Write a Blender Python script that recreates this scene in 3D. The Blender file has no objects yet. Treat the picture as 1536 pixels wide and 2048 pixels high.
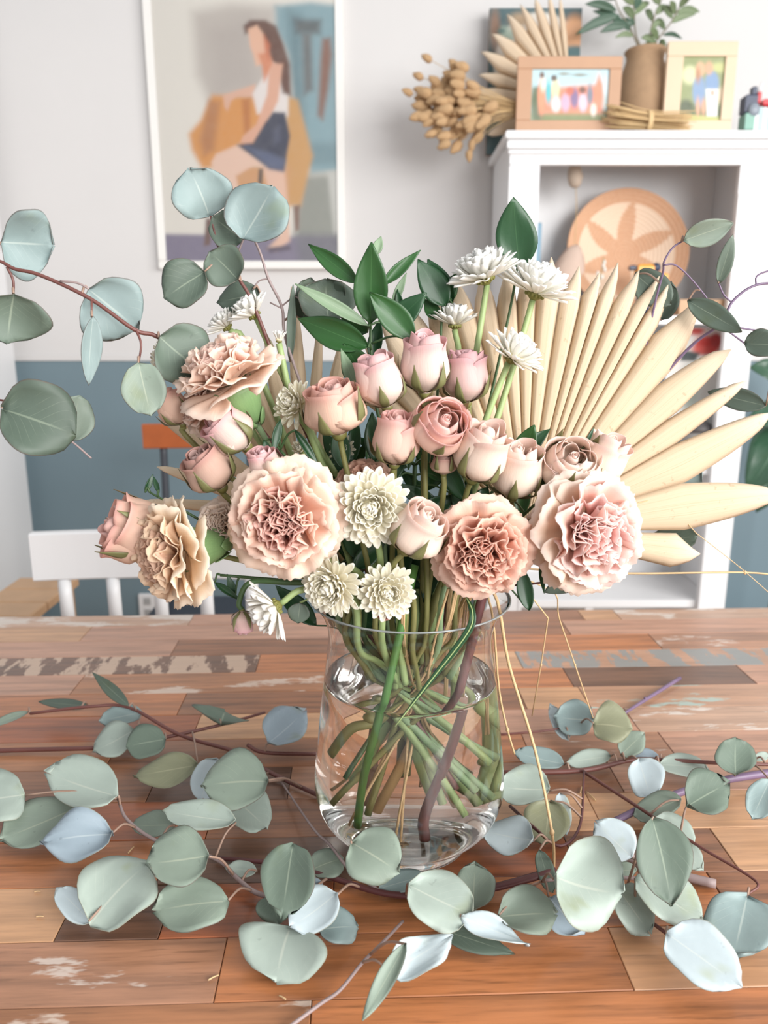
import bpy, math, random
import numpy as np
from mathutils import Vector, Matrix, Quaternion

R = math.radians
rnd = random.Random(7)
SC = bpy.context.scene
COL = SC.collection

# ------------------------------------------------------------------ camera, light, exposure
PITCH = R(13.0)
CAM = Vector((0.0, 0.0, 1.20))
FPX = 1530.0
cam_d = bpy.data.cameras.new('camera')
cam = bpy.data.objects.new('camera', cam_d)
COL.objects.link(cam)
cam.location = CAM
cam.rotation_euler = (math.pi / 2 - PITCH, 0, 0)
cam_d.sensor_fit = 'VERTICAL'
cam_d.sensor_height = 36.0
cam_d.lens = FPX / 2048.0 * 36.0
cam_d.clip_start = 0.02
cam_d.dof.use_dof = True
cam_d.dof.focus_distance = 0.64
cam_d.dof.aperture_fstop = 6.5
SC.camera = cam

world = bpy.data.worlds.new('world')
SC.world = world
world.use_nodes = True
world.node_tree.nodes['Background'].inputs[0].default_value = (0.965, 0.98, 1.0, 1)
world.node_tree.nodes['Background'].inputs[1].default_value = 0.60


def area(name, loc, target, sx, sy, power, colr=(1, 1, 1)):
    l = bpy.data.lights.new(name, 'AREA')
    l.shape = 'RECTANGLE'
    l.size, l.size_y = sx, sy
    l.energy = power
    l.color = colr
    o = bpy.data.objects.new(name, l)
    COL.objects.link(o)
    o.location = loc
    o.rotation_euler = (Vector(target) - Vector(loc)).to_track_quat('-Z', 'Y').to_euler()
    return o


area('window_daylight', (2.6, -0.5, 2.0), (0.0, 1.1, 1.0), 2.2, 1.7, 96, (1.0, 0.985, 0.96))
area('frontal_fill_light', (1.5, -1.9, 1.75), (0.0, 1.0, 1.0), 1.3, 1.5, 84, (1.0, 0.99, 0.98))  # added fill lamp behind the camera, brightens the flower fronts

SC.view_settings.view_transform = 'Standard'
SC.view_settings.look = 'None'
SC.view_settings.gamma = 1.0
SC.view_settings.use_curve_mapping = False
SC.view_settings.exposure = 0.16
SC.cycles.use_denoising = True
SC.cycles.max_bounces = 24
SC.cycles.transmission_bounces = 24
SC.cycles.transparent_max_bounces = 16

# ------------------------------------------------------------------ geometry of the place
TZ = 0.75                  # table top height
CP, SP = math.cos(PITCH), math.sin(PITCH)


def ray(px, py):
    a = (px - 768.0) / FPX
    b = (1024.0 - py) / FPX
    return Vector((a, CP + b * SP, -SP + b * CP))


def at(px, py, Y):
    d = ray(px, py)
    return CAM + d * (Y / d.y)


def tb(px, py, h=0.0):
    d = ray(px, py)
    return CAM + d * ((TZ + h - CAM.z) / d.z)


def on_plane(px, py, p0, n):
    d = ray(px, py)
    return CAM + d * ((p0 - CAM).dot(n) / d.dot(n))


def proj(P):
    v = Vector(P) - CAM
    dep = v.y * CP - v.z * SP
    return (768 + FPX * v.x / dep, 1024 - FPX * (v.y * SP + v.z * CP) / dep)


def pxs(Y, py):
    """metres per pixel at that depth"""
    p = at(768, py, Y) - CAM
    return (p.y * CP - p.z * SP) / FPX


def lin(c):
    return tuple((x / 255 / 12.92) if x / 255 <= 0.04045 else ((x / 255 + 0.055) / 1.055) ** 2.4 for x in c)


# ------------------------------------------------------------------ materials
MATS = {}


class NT:
    def __init__(s, name):
        s.m = bpy.data.materials.new(name)
        s.m.use_nodes = True
        s.t = s.m.node_tree
        s.b = s.t.nodes['Principled BSDF']
        s.o = s.t.nodes['Material Output']

    def n(s, typ, **kw):
        x = s.t.nodes.new(typ)
        for k, v in kw.items():
            setattr(x, k, v)
        return x

    def l(s, a, b):
        s.t.links.new(a, b)

    def mix(s, fac, a, b, blend='MIX'):
        x = s.n('ShaderNodeMix', data_type='RGBA', blend_type=blend)
        for sock, v in ((x.inputs[0], fac), (x.inputs[6], a), (x.inputs[7], b)):
            if isinstance(v, (int, float)):
                sock.default_value = v
            elif isinstance(v, tuple):
                sock.default_value = (*v[:3], 1)
            else:
                s.l(v, sock)
        return x.outputs[2]

    def math(s, op, a, b=None, c=None):
        x = s.n('ShaderNodeMath', operation=op)
        for i, v in enumerate((a, b, c)):
            if v is None:
                continue
            if isinstance(v, (int, float)):
                x.inputs[i].default_value = v
            else:
                s.l(v, x.inputs[i])
        return x.outputs[0]

    def noise(s, scale, vec=None, detail=3, rough=0.55):
        x = s.n('ShaderNodeTexNoise')
        x.inputs['Scale'].default_value = scale
        x.inputs['Detail'].default_value = detail
        x.inputs['Roughness'].default_value = rough
        if vec is not None:
            s.l(vec, x.inputs['Vector'])
        return x.outputs['Fac']

    def smooth(s, v, lo, hi):
        x = s.n('ShaderNodeMapRange', interpolation_type='SMOOTHSTEP')
        s.l(v, x.inputs[0])
        x.inputs[1].default_value, x.inputs[2].default_value = lo, hi
        return x.outputs[0]

    def coord(s, which='Object'):
        return s.n('ShaderNodeTexCoord').outputs[which]

    def mapped(s, scale, vec=None, loc=None):
        x = s.n('ShaderNodeMapping')
        s.l(vec if vec is not None else s.coord(), x.inputs[0])
        x.inputs['Scale'].default_value = scale
        if loc is not None:
            s.l(loc, x.inputs['Location'])
        return x.outputs[0]

    def rand(s):
        return s.n('ShaderNodeObjectInfo').outputs['Random']

    def bump(s, h, strength, dist=0.002):
        x = s.n('ShaderNodeBump')
        x.inputs['Strength'].default_value = strength
        x.inputs['Distance'].default_value = dist
        s.l(h, x.inputs['Height'])
        s.l(x.outputs[0], s.b.inputs['Normal'])

    def translucent(s, colr, fac):
        t = s.n('ShaderNodeBsdfTranslucent')
        if isinstance(colr, tuple):
            t.inputs[0].default_value = (*colr[:3], 1)
        else:
            s.l(colr, t.inputs[0])
        mx = s.n('ShaderNodeMixShader')
        mx.inputs[0].default_value = fac
        s.l(s.b.outputs[0], mx.inputs[1])
        s.l(t.outputs[0], mx.inputs[2])
        s.l(mx.outputs[0], s.o.inputs[0])


def mat(name, c, rough=0.5, var=0.12, scale=25, spec=0.5, coat=0.0, trans=0.0, bump=0.0, rv=0.0, metal=0.0):
    if name in MATS:
        return MATS[name]
    k = NT(name)
    a = lin(c)
    nz = k.noise(scale, k.coord())
    colr = k.mix(nz, tuple(x * (1 - var) for x in a), tuple(min(1, x * (1 + var)) for x in a))
    if rv:
        colr = k.mix(k.rand(), colr, tuple(min(1, x * (1 + rv)) for x in a))
        colr = k.mix(k.math('MULTIPLY', k.rand(), rv), colr, tuple(x * 0.75 for x in a))
    k.l(colr, k.b.inputs['Base Color'])
    k.b.inputs['Roughness'].default_value = rough
    k.b.inputs['Specular IOR Level'].default_value = spec
    k.b.inputs['Coat Weight'].default_value = coat
    k.b.inputs['Metallic'].default_value = metal
    if bump:
        k.bump(k.noise(scale * 4, k.coord()), bump)
    if trans:
        k.translucent(colr, trans)
    MATS[name] = k.m
    return k.m


def leaf_mat(name, c, vein, edge=None, rough=0.5, spots=0.0, trans=0.12, parallel=False, coat=0.0):
    """leaf surface: pale midrib and side veins from the leaf's own UV"""
    if name in MATS:
        return MATS[name]
    k = NT(name)
    a = lin(c)
    uv = k.n('ShaderNodeUVMap')
    sep = k.n('ShaderNodeSeparateXYZ')
    k.l(uv.outputs[0], sep.inputs[0])
    u, v = sep.outputs[0], sep.outputs[1]
    av = k.math('ABSOLUTE', k.math('SUBTRACT', v, 0.5))
    col0 = k.mix(k.noise(60, k.coord()), tuple(x * 0.86 for x in a), tuple(min(1, x * 1.14) for x in a))
    col0 = k.mix(k.math('MULTIPLY', k.rand(), 0.5), col0, tuple(min(1, x * 1.16) for x in a))
    col0 = k.mix(k.smooth(k.noise(28, k.coord(), 2), 0.6, 0.78), col0, tuple(x * f for x, f in zip(a, (0.92, 0.9, 0.72))))
    if parallel:
        st = k.noise(1.0, k.mapped((2, 55, 1), uv.outputs[0]), 1)
        col0 = k.mix(k.math('MULTIPLY', st, 0.5), col0, tuple(x * 0.6 for x in a))
        mid = k.math('SUBTRACT', 1.0, k.smooth(av, 0.004, 0.016))
        col0 = k.mix(k.math('MULTIPLY', mid, 0.5), col0, lin(vein))
    else:
        # side veins leave the midrib at an angle
        s_ = k.math('ADD', k.math('MULTIPLY', u, 7.0), k.math('MULTIPLY', av, -7.0))
        fr = k.math('ABSOLUTE', k.math('SUBTRACT', k.math('FRACT', s_), 0.5))
        sv = k.math('SUBTRACT', 1.0, k.smooth(fr, 0.012, 0.05))
        sv = k.math('MULTIPLY', sv, k.smooth(k.noise(40, k.coord(), 1), 0.4, 0.65))
        col0 = k.mix(k.math('MULTIPLY', sv, 0.32), col0, lin(vein))
        mid = k.math('SUBTRACT', 1.0, k.smooth(av, 0.006, 0.022))
        mid = k.math('MULTIPLY', mid, k.math('SUBTRACT', 1.0, k.smooth(u, 0.55, 0.95)))
        col0 = k.mix(k.math('MULTIPLY', mid, 0.75), col0, lin(vein))
    if edge:
        col0 = k.mix(k.math('MULTIPLY', k.smooth(av, 0.478, 0.497), 0.7), col0, lin(edge))
    if spots:
        sp = k.smooth(k.noise(130, k.coord(), 2), 0.68, 0.78)
        col0 = k.mix(k.math('MULTIPLY', sp, spots), col0, tuple(x * 0.5 for x in a))
    k.l(col0, k.b.inputs['Base Color'])
    k.b.inputs['Roughness'].default_value = rough
    k.b.inputs['Coat Weight'].default_value = coat
    k.b.inputs['Coat Roughness'].default_value = 0.25
    k.bump(k.noise(120, k.coord()), 0.12, 0.001)
    k.translucent(col0, trans)
    MATS[name] = k.m
    return k.m


def petal_mat(name, base, mid, tip, rough=0.6, trans=0.3, streak=0.0, rv=0.12):
    """petal colour runs from the claw to the rim along the petal's UV"""
    if name in MATS:
        return MATS[name]
    k = NT(name)
    uv = k.n('ShaderNodeUVMap')
    sep = k.n('ShaderNodeSeparateXYZ')
    k.l(uv.outputs[0], sep.inputs[0])
    u = sep.outputs[0]
    c1 = k.mix(k.smooth(u, 0.0, 0.6), lin(base), lin(mid))
    c2 = k.mix(k.smooth(u, 0.72, 1.0), c1, lin(tip))
    if streak:
        st = k.noise(1.0, k.mapped((3, 26, 1), uv.outputs[0]), 2)
        c2 = k.mix(k.math('MULTIPLY', k.smooth(st, 0.45, 0.75), streak), c2, lin(tip))
    if name == 'dried_palm':
        ln_ = k.smooth(k.noise(1.0, k.mapped((0.8, 34, 1), uv.outputs[0]), 2, 0.7), 0.56, 0.70)
        c2 = k.mix(k.math('MULTIPLY', ln_, 0.55), c2, lin((186, 150, 110)))
        c2 = k.mix(k.math('MULTIPLY', k.smooth(k.noise(140, k.coord(), 2), 0.66, 0.74), 0.4), c2, lin((150, 116, 80)))
    c2 = k.mix(k.math('MULTIPLY', k.rand(), rv * 2), c2, tuple(x * 0.86 for x in lin(mid)))
    c2 = k.mix(k.math('MULTIPLY', k.noise(45, k.coord()), 0.25), c2, tuple(min(1, x * 1.12) for x in lin(mid)))
    k.l(c2, k.b.inputs['Base Color'])
    k.b.inputs['Roughness'].default_value = rough
    k.b.inputs['Specular IOR Level'].default_value = 0.25
    k.bump(k.noise(1.0, k.mapped((4, 50, 1), uv.outputs[0]), 1), 0.15, 0.001)
    k.translucent(c2, trans)
    MATS[name] = k.m
    return k.m


def vcol_mat(name, rough=0.6, spec=0.3, bump=0.0):
    if name in MATS:
        return MATS[name]
    k = NT(name)
    at_ = k.n('ShaderNodeAttribute', attribute_name='Col')
    nz = k.noise(40, k.coord())
    c = k.mix(k.math('MULTIPLY', nz, 0.12), at_.outputs[0], (0.75, 0.72, 0.68))
    k.l(c, k.b.inputs['Base Color'])
    k.b.inputs['Roughness'].default_value = rough
    k.b.inputs['Specular IOR Level'].default_value = spec
    if bump:
        k.bump(k.noise(300, k.coord()), bump)
    MATS[name] = k.m
    return k.m


def wood_mat(name, c, dark=0.6, light=1.18, paint=None, amount=0.0, rough=0.36, diag=False):
    if name in MATS:
        return MATS[name]
    k = NT(name)
    a = lin(c)
    off = k.n('ShaderNodeVectorMath', operation='SCALE')
    k.l(k.n('ShaderNodeObjectInfo').outputs['Location'], off.inputs[0])
    off.inputs[3].default_value = 9.7
    g = k.mapped((2.2, 34, 10), loc=off.outputs[0])
    n1 = k.noise(2.2, g, 6, 0.62)
    n2 = k.noise(7.0, g, 4, 0.6)
    big = k.noise(5.0, k.mapped((1, 3, 1), loc=off.outputs[0]), 2)
    col = k.mix(k.smooth(n1, 0.30, 0.70), tuple(x * dark for x in a), tuple(min(1, x * light) for x in a))
    col = k.mix(k.math('MULTIPLY', k.smooth(n2, 0.55, 0.72), 0.55), col, tuple(x * dark * 0.62 for x in a))
    col = k.mix(k.math('MULTIPLY', k.smooth(big, 0.5, 0.75), 0.4), col, tuple(min(1, x * y) for x, y in zip(a, (1.25, 1.35, 1.5))))
    rr = rough
    if paint:
        sc_ = (5, 16, 5) if not diag else (26, 9, 5)
        pn = k.noise(1.4, k.mapped(sc_, loc=off.outputs[0]), 5, 0.65)
        m_ = k.smooth(pn, 0.62 - amount * 0.3, 0.67 - amount * 0.3)
        pc = lin(paint)
        pcol = k.mix(n2, tuple(x * 0.75 for x in pc), pc)
        col = k.mix(k.math('MULTIPLY', m_, 0.8), col, pcol)
    scr = k.smooth(k.noise(3.0, k.mapped((3, 60, 3), loc=off.outputs[0]), 6, 0.75), 0.70, 0.76)
    col = k.mix(k.math('MULTIPLY', scr, 0.35), col, (0.72, 0.6, 0.5))
    k.l(col, k.b.inputs['Base Color'])
    rg = k.n('ShaderNodeMapRange')
    k.l(n1, rg.inputs[0])
    rg.inputs[3].default_value, rg.inputs[4].default_value = rr - 0.06, rr + 0.12
    k.l(rg.outputs[0], k.b.inputs['Roughness'])
    k.b.inputs['Coat Weight'].default_value = 0.35
    k.b.inputs['Coat Roughness'].default_value = 0.22
    k.bump(n1, 0.25, 0.001)
    MATS[name] = k.m
    return k.m


def glass_mat(name, c=(1, 1, 1), ior=1.45, rough=0.0):
    k = NT(name)
    k.t.nodes.remove(k.b)
    g = k.n('ShaderNodeBsdfGlass')
    g.inputs['Color'].default_value = (*c, 1)
    g.inputs['IOR'].default_value = ior
    g.inputs['Roughness'].default_value = rough
    nz = k.noise(3.0, k.coord(), 1)
    k.l(k.mix(k.math('MULTIPLY', nz, 0.02), c, tuple(x * 0.97 for x in c)), g.inputs['Color'])
    k.l(g.outputs[0], k.o.inputs[0])
    return k.m


def pane_mat(name):
    k = NT(name)
    k.t.nodes.remove(k.b)
    tr = k.n('ShaderNodeBsdfTransparent')
    gl = k.n('ShaderNodeBsdfGlossy')
    gl.inputs['Roughness'].default_value = 0.03
    fr = k.n('ShaderNodeFresnel')
    fr.inputs[0].default_value = 1.45
    mx = k.n('ShaderNodeMixShader')
    k.l(fr.outputs[0], mx.inputs[0])
    k.l(tr.outputs[0], mx.inputs[1])
    k.l(gl.outputs[0], mx.inputs[2])
    k.l(mx.outputs[0], k.o.inputs[0])
    return k.m


# ------------------------------------------------------------------ mesh helpers
class Geo:
    """collects vertices / faces / uvs / material slots for ONE mesh"""

    def __init__(s):
        s.v, s.f, s.uv, s.mi = [], [], [], []

    def add(s, vs, fs, uvs=None, mi=0):
        o = len(s.v)
        s.v += [tuple(p) for p in vs]
        s.f += [tuple(i + o for i in f) for f in fs]
        s.uv += list(uvs) if uvs is not None else [(0.5, 0.5)] * len(vs)
        s.mi += [mi] * len(fs)
        return s

    def mesh(s, name, mats, smooth=True):
        me = bpy.data.meshes.new(name)
        me.from_pydata(s.v, [], s.f)
        for m in (mats if isinstance(mats, (list, tuple)) else [mats]):
            me.materials.append(m)
        lay = me.uv_layers.new(name='UVMap')
        idx = np.empty(len(me.loops), dtype=np.int32)
        me.loops.foreach_get('vertex_index', idx)
        uv = np.array(s.uv, dtype=np.float32)[idx]
        lay.data.foreach_set('uv', uv.ravel())
        me.polygons.foreach_set('material_index', np.array(s.mi, dtype=np.int32))
        if smooth:
            me.polygons.foreach_set('use_smooth', np.ones(len(me.polygons), dtype=bool))
        me.update()
        return me


def sheet(P, t):
    """grid of points (nu x nv x 3) -> closed thin sheet of thickness t"""
    P = np.asarray(P, dtype=float)
    nu, nv = P.shape[:2]
    du = np.gradient(P, axis=0)
    dv = np.gradient(P, axis=1)
    n = np.cross(dv, du)
    ln = np.linalg.norm(n, axis=2, keepdims=True)
    n = np.where(ln > 1e-12, n / np.maximum(ln, 1e-12), 0)
    mean = n.mean(axis=(0, 1))
    n = np.where(ln > 1e-12, n, mean)
    top = (P + n * t / 2).reshape(-1, 3)
    bot = (P - n * t / 2).reshape(-1, 3)
    vs = np.vstack([top, bot])
    N = nu * nv
    fs = []
    I = lambda i, j: i * nv + j
    for i in range(nu - 1):
        for j in range(nv - 1):
            a, b, c, d = I(i, j), I(i, j + 1), I(i + 1, j + 1), I(i + 1, j)
            fs.append((a, b, c, d))
            fs.append((a + N, d + N, c + N, b + N))
    rim = [I(0, j) for j in range(nv)] + [I(i, nv - 1) for i in range(1, nu)] + \
          [I(nu - 1, j) for j in range(nv - 2, -1, -1)] + [I(i, 0) for i in range(nu - 2, 0, -1)]
    for a, b in zip(rim, rim[1:] + rim[:1]):
        fs.append((b, a, a + N, b + N))
    uu, vv = np.meshgrid(np.linspace(0, 1, nu), np.linspace(0, 1, nv), indexing='ij')
    uv = np.stack([uu, vv], -1).reshape(-1, 2)
    return [tuple(x) for x in vs], fs, [tuple(x) for x in np.vstack([uv, uv])]


def catmull(pts, sub=5):
    pts = [Vector(p) for p in pts]
    if len(pts) < 3:
        return pts
    out = []
    ext = [pts[0] * 2 - pts[1]] + pts + [pts[-1] * 2 - pts[-2]]
    for i in range(1, len(ext) - 2):
        p0, p1, p2, p3 = ext[i - 1:i + 3]
        for k in range(sub):
            t = k / sub
            out.append(0.5 * ((2 * p1) + (p2 - p0) * t + (2 * p0 - 5 * p1 + 4 * p2 - p3) * t * t + (3 * p1 - p0 - 3 * p2 + p3) * t ** 3))
    out.append(pts[-1])
    return out


def tube(pts, r0, r1=None, sides=6, sub=5, smooth=True):
    """tapering round rod along a smooth path, closed ends"""
    r1 = r0 if r1 is None else r1
    pts = catmull(pts, sub) if smooth else [Vector(p) for p in pts]
    n = len(pts)
    vs, fs, uvs = [], [], []
    up = None
    for i, p in enumerate(pts):
        d = (pts[min(i + 1, n - 1)] - pts[max(i - 1, 0)])
        d = d.normalized() if d.length > 1e-9 else Vector((0, 0, 1))
        if up is None:
            up = d.orthogonal().normalized()
        up = (up - d * up.dot(d))
        up = up.normalized() if up.length > 1e-6 else d.orthogonal().normalized()
        sd = d.cross(up)
        r = r0 + (r1 - r0) * i / max(1, n - 1)
        for k in range(sides):
            a = 2 * math.pi * k / sides
            vs.append(p + (up * math.cos(a) + sd * math.sin(a)) * r)
            uvs.append((i / max(1, n - 1), k / sides))
    for i in range(n - 1):
        for k in range(sides):
            a, b = i * sides + k, i * sides + (k + 1) % sides
            fs.append((a, b, b + sides, a + sides))
    fs.append(tuple(range(sides - 1, -1, -1)))
    fs.append(tuple(range((n - 1) * sides, n * sides)))
    return vs, fs, uvs


def box(x0, x1, y0, y1, z0, z1, bev=0.0):
    if bev <= 0:
        v = [(x, y, z) for z in (z0, z1) for x, y in ((x0, y0), (x1, y0), (x1, y1), (x0, y1))]
        f = [(3, 2, 1, 0), (4, 5, 6, 7), (0, 1, 5, 4), (1, 2, 6, 5), (2, 3, 7, 6), (3, 0, 4, 7)]
        return v, f
    b = bev
    v = []
    for z, i in ((z0, b), (z0 + b, 0), (z1 - b, 0), (z1, b)):
        v += [(x0 + i, y0 + i, z), (x1 - i, y0 + i, z), (x1 - i, y1 - i, z), (x0 + i, y1 - i, z)]
    f = [(3, 2, 1, 0), (12, 13, 14, 15)]
    for r in range(3):
        for k in range(4):
            a, c = r * 4 + k, r * 4 + (k + 1) % 4
            f.append((a, c, c + 4, a + 4))
    return v, f


def lathe(prof, seg=48, close=False, cx=0, cy=0):
    vs, fs = [], []
    n = len(prof)
    for r, z in prof:
        for k in range(seg):
            a = 2 * math.pi * k / seg
            vs.append((cx + r * math.cos(a), cy + r * math.sin(a), z))
    for i in range(n - 1 if not close else n):
        for k in range(seg):
            a, b = i * seg + k, i * seg + (k + 1) % seg
            j = ((i + 1) % n) * seg
            fs.append((a, b, j + (k + 1) % seg, j + k))
    return vs, fs


def ellipsoid(c, rx, ry, rz, seg=10, rings=7, M=None):
    vs, fs = [], []
    for i in range(rings + 1):
        t = math.pi * i / rings
        for k in range(seg):
            a = 2 * math.pi * k / seg
            p = Vector((rx * math.sin(t) * math.cos(a), ry * math.sin(t) * math.sin(a), -rz * math.cos(t)))
            if M is not None:
                p = M @ p
            vs.append(Vector(c) + p)
    for i in range(rings):
        for k in range(seg):
            a, b = i * seg + k, i * seg + (k + 1) % seg
            fs.append((a, b, b + seg, a + seg))
    return vs, fs


def tag(o, label=None, cat=None, group=None, kind=None):
    if label:
        o['label'] = label
    if cat:
        o['category'] = cat
    if group:
        o['group'] = group
    if kind:
        o['kind'] = kind
    return o


def link(name, me, parent=None, M=None, loc=None):
    o = bpy.data.objects.new(name, me)
    COL.objects.link(o)
    if parent is not None:
        o.parent = parent
    if M is not None:
        o.matrix_local = M
    if loc is not None:
        o.location = loc
    return o


def thing(name, loc, label, cat, group=None):
    o = bpy.data.objects.new(name, None)
    o.empty_display_size = 0.02
    COL.objects.link(o)
    o.location = loc
    o['label'] = label
    o['category'] = cat
    if group:
        o['group'] = group
    return o


def part(root, name, geo, mats, smooth=True, label=None, parent=None, kind=None):
    """geo holds WORLD coordinates; root is an unrotated empty"""
    L = Vector(root.location)
    if isinstance(geo, tuple):
        geo = Geo().add(*geo)
    geo.v = [(p[0] - L.x, p[1] - L.y, p[2] - L.z) for p in geo.v]
    o = link(name, geo.mesh(name, mats, smooth), parent if parent is not None else root)
    if label:
        o['label'] = label
    if kind:
        o['kind'] = kind
    return o


def solo(name, geo, mats, label=None, cat=None, kind=None, smooth=False, group=None):
    """one-mesh thing or structure; origin at its base"""
    if isinstance(geo, tuple):
        geo = Geo().add(*geo)
    a = np.array(geo.v)
    c = ((a[:, 0].min() + a[:, 0].max()) / 2, (a[:, 1].min() + a[:, 1].max()) / 2, a[:, 2].min())
    geo.v = [(p[0] - c[0], p[1] - c[1], p[2] - c[2]) for p in geo.v]
    o = link(name, geo.mesh(name, mats, smooth), loc=c)
    return tag(o, label, cat, group, kind)


def soft_paint(px, py, layers, bg):
    """flat painted picture: soft polygons / blobs laid over each other, evaluated at (px, py)"""
    col = np.tile(np.array(lin(bg)), (len(px), 1))
    for pts, c, soft in layers:
        if len(pts) == 3 and isinstance(pts[0], (int, float)):
            x, y, r = pts
            sd = np.hypot(px - x, py - y) - r
        elif len(pts) == 4 and isinstance(pts[0], (int, float)):
            x, y, rx, ry = pts
            sd = (np.hypot((px - x) / rx, (py - y) / ry) - 1) * min(rx, ry)
        else:
            a = np.array(pts, float)
            b = np.roll(a, -1, axis=0)
            inside = np.zeros(len(px), bool)
            dist = np.full(len(px), 1e9)
            for (x0, y0), (x1, y1) in zip(a, b):
                cond = (y0 > py) != (y1 > py)
                with np.errstate(divide='ignore', invalid='ignore'):
                    xi = (x1 - x0) * (py - y0) / (y1 - y0 if y1 != y0 else 1e-9) + x0
                inside ^= cond & (px < xi)
                ex, ey = x1 - x0, y1 - y0
                t = np.clip(((px - x0) * ex + (py - y0) * ey) / (ex * ex + ey * ey + 1e-9), 0, 1)
                dist = np.minimum(dist, np.hypot(px - x0 - t * ex, py - y0 - t * ey))
            sd = np.where(inside, -dist, dist)
        al = np.clip(0.5 - sd / (soft * 1.4), 0, 1)[:, None]
        al = al * al * (3 - 2 * al)
        col = col * (1 - al) + np.array(lin(c)) * al
    return col


def picture(root, name, x0, x1, z0, z1, y, nx, nz, layers, bg, rough=0.55):
    """flat print in the plane Y = y with its own painted colours"""
    xs, zs = np.linspace(x0, x1, nx), np.linspace(z0, z1, nz)
    X, Z = np.meshgrid(xs, zs, indexing='ij')
    pts = [(a, y, b) for a, b in zip(X.ravel(), Z.ravel())]
    pp = np.array([proj(p) for p in pts])
    col = soft_paint(pp[:, 0], pp[:, 1], layers, bg)
    fs = []
    for i in range(nx - 1):
        for j in range(nz - 1):
            a = i * nz + j
            fs.append((a, a + nz, a + nz + 1, a + 1))
    o = part(root, name, (pts, fs), vcol_mat('painted_print_%d' % int(rough * 100), rough), smooth=False)
    at_ = o.data.color_attributes.new('Col', 'FLOAT_COLOR', 'POINT')
    at_.data.foreach_set('color', np.hstack([col, np.ones((len(col), 1))]).astype(np.float32).ravel())
    return o


# ================================================================== ROOM
WY = 2.65
M_WALL = mat('white_wall_paint', (210, 208, 207), 0.75, 0.02, 6, bump=0.05)
M_TEAL = mat('slate_teal_wall_paint', (112, 132, 141), 0.6, 0.05, 5)
M_WHITE = mat('white_gloss_paint', (230, 230, 231), 0.35, 0.015, 8)
RAIL_Z = at(200, 722, WY).z
g = Geo()
g.add(*box(-3.0, 3.0, WY, WY + 0.1, RAIL_Z, 2.9), mi=0)
g.add(*box(-3.0, 3.0, WY, WY + 0.1, 0.0, RAIL_Z), mi=1)
solo('wall_back', g, [M_WALL, M_TEAL], kind='structure')
solo('trim_1', box(-3.0, 3.0, WY - 0.006, WY - 0.0002, RAIL_Z, RAIL_Z + 0.022, 0.002), M_WALL, kind='structure')
solo('baseboard_back', box(-3.0, 3.0, WY - 0.015, WY - 0.0002, 0.0, 0.11, 0.004), M_WHITE, kind='structure')
M_FLOOR = wood_mat('oak_floor', (190, 150, 112), 0.8, 1.1)
g = Geo()
fl = tag(link('floor', Geo().add(*box(-3.0, 3.0, -1.2, WY, -0.05, -0.004)).mesh('floor', mat('floor_base', (120, 90, 66), 0.7))), kind='structure')
for i in range(14):
    x = -1.9 + i * 0.2
    me = Geo().add(*box(-0.0985, 0.0985, -1.7, 1.7, -0.0035, 0.0, 0.001)).mesh('floor_plank', M_FLOOR, False) if i == 0 else me
    link('floor_plank', me, fl, loc=(x, 0.94, 0))
# white door standing at the far left
dx = -1.232
gd = Geo().add(*box(dx - 0.04, dx, 1.72, 2.60, 0.008, 2.2, 0.004))
dr = solo('door_1', gd, M_WHITE, kind='structure')
pm = Geo()
pm.add(*box(0.0, 0.006, -0.28, 0.28, 0.25, 1.0, 0.003))
pmm = pm.mesh('door_panel', M_WHITE, False)
for z in (0.0, 0.92):
    link('door_panel', pmm, dr, loc=(0.02, 0.0, z))
# wall socket
rt = thing('wall_socket', at(297, 1212, WY), 'small white wall socket on the teal wall behind the spindle chair', 'socket')
c = at(297, 1212, WY)
part(rt, 'cover_plate', box(c.x - 0.03, c.x + 0.03, WY - 0.012, WY - 0.0003, c.z - 0.05, c.z + 0.05, 0.003), M_WHITE, False)
for s in (-1, 1):
    part(rt, 'outlet', box(c.x - 0.012, c.x + 0.012, WY - 0.014, WY - 0.011, c.z + s * 0.022 - 0.014, c.z + s * 0.022 + 0.014, 0.001), mat('socket_grey', (170, 170, 170), 0.5), False)

# ================================================================== TABLE
TR = R(2.0)
TC = Vector((0.0, 0.78, 0.0))
tbl = thing('dining_table', TC, 'large dining table of reclaimed wood planks with worn paint', 'table')
tbl.rotation_euler = (0, 0, TR)
WO = dict(
    orange=wood_mat('plank_orange', (179, 114, 71), 0.55, 1.2),
    tan=wood_mat('plank_tan', (197, 150, 111), 0.72, 1.12),
    brown=wood_mat('plank_brown', (143, 95, 65), 0.5, 1.25),
    dark=wood_mat('plank_dark', (108, 76, 58), 0.55, 1.3),
    red=wood_mat('plank_red_brown', (161, 91, 54), 0.5, 1.2),
    pink=wood_mat('plank_rosy_beige', (184, 138, 113), 0.66, 1.15),
    white=wood_mat('plank_white_paint', (171, 123, 94), 0.6, 1.15, (222, 206, 194), 0.14),
    whitef=wood_mat('plank_faded_white_paint', (171, 116, 79), 0.6, 1.15, (222, 202, 186), 0.12),
    darkw=wood_mat('plank_dark_white_strokes', (112, 80, 62), 0.6, 1.2, (216, 186, 162), 0.5, diag=True),
    teal=wood_mat('plank_teal_paint', (180, 137, 108), 0.7, 1.12, (168, 196, 188), 0.35),
    blue=wood_mat('plank_blue_grey_paint', (181, 138, 111), 0.7, 1.12, (132, 146, 148), 0.5, diag=True),
    tealspot=wood_mat('plank_tan_teal_spot', (194, 144, 105), 0.7, 1.12, (140, 172, 150), 0.06),
    pale=wood_mat('plank_pale_wash', (189, 152, 127), 0.72, 1.1, (226, 216, 206), 0.3),
)
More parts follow.
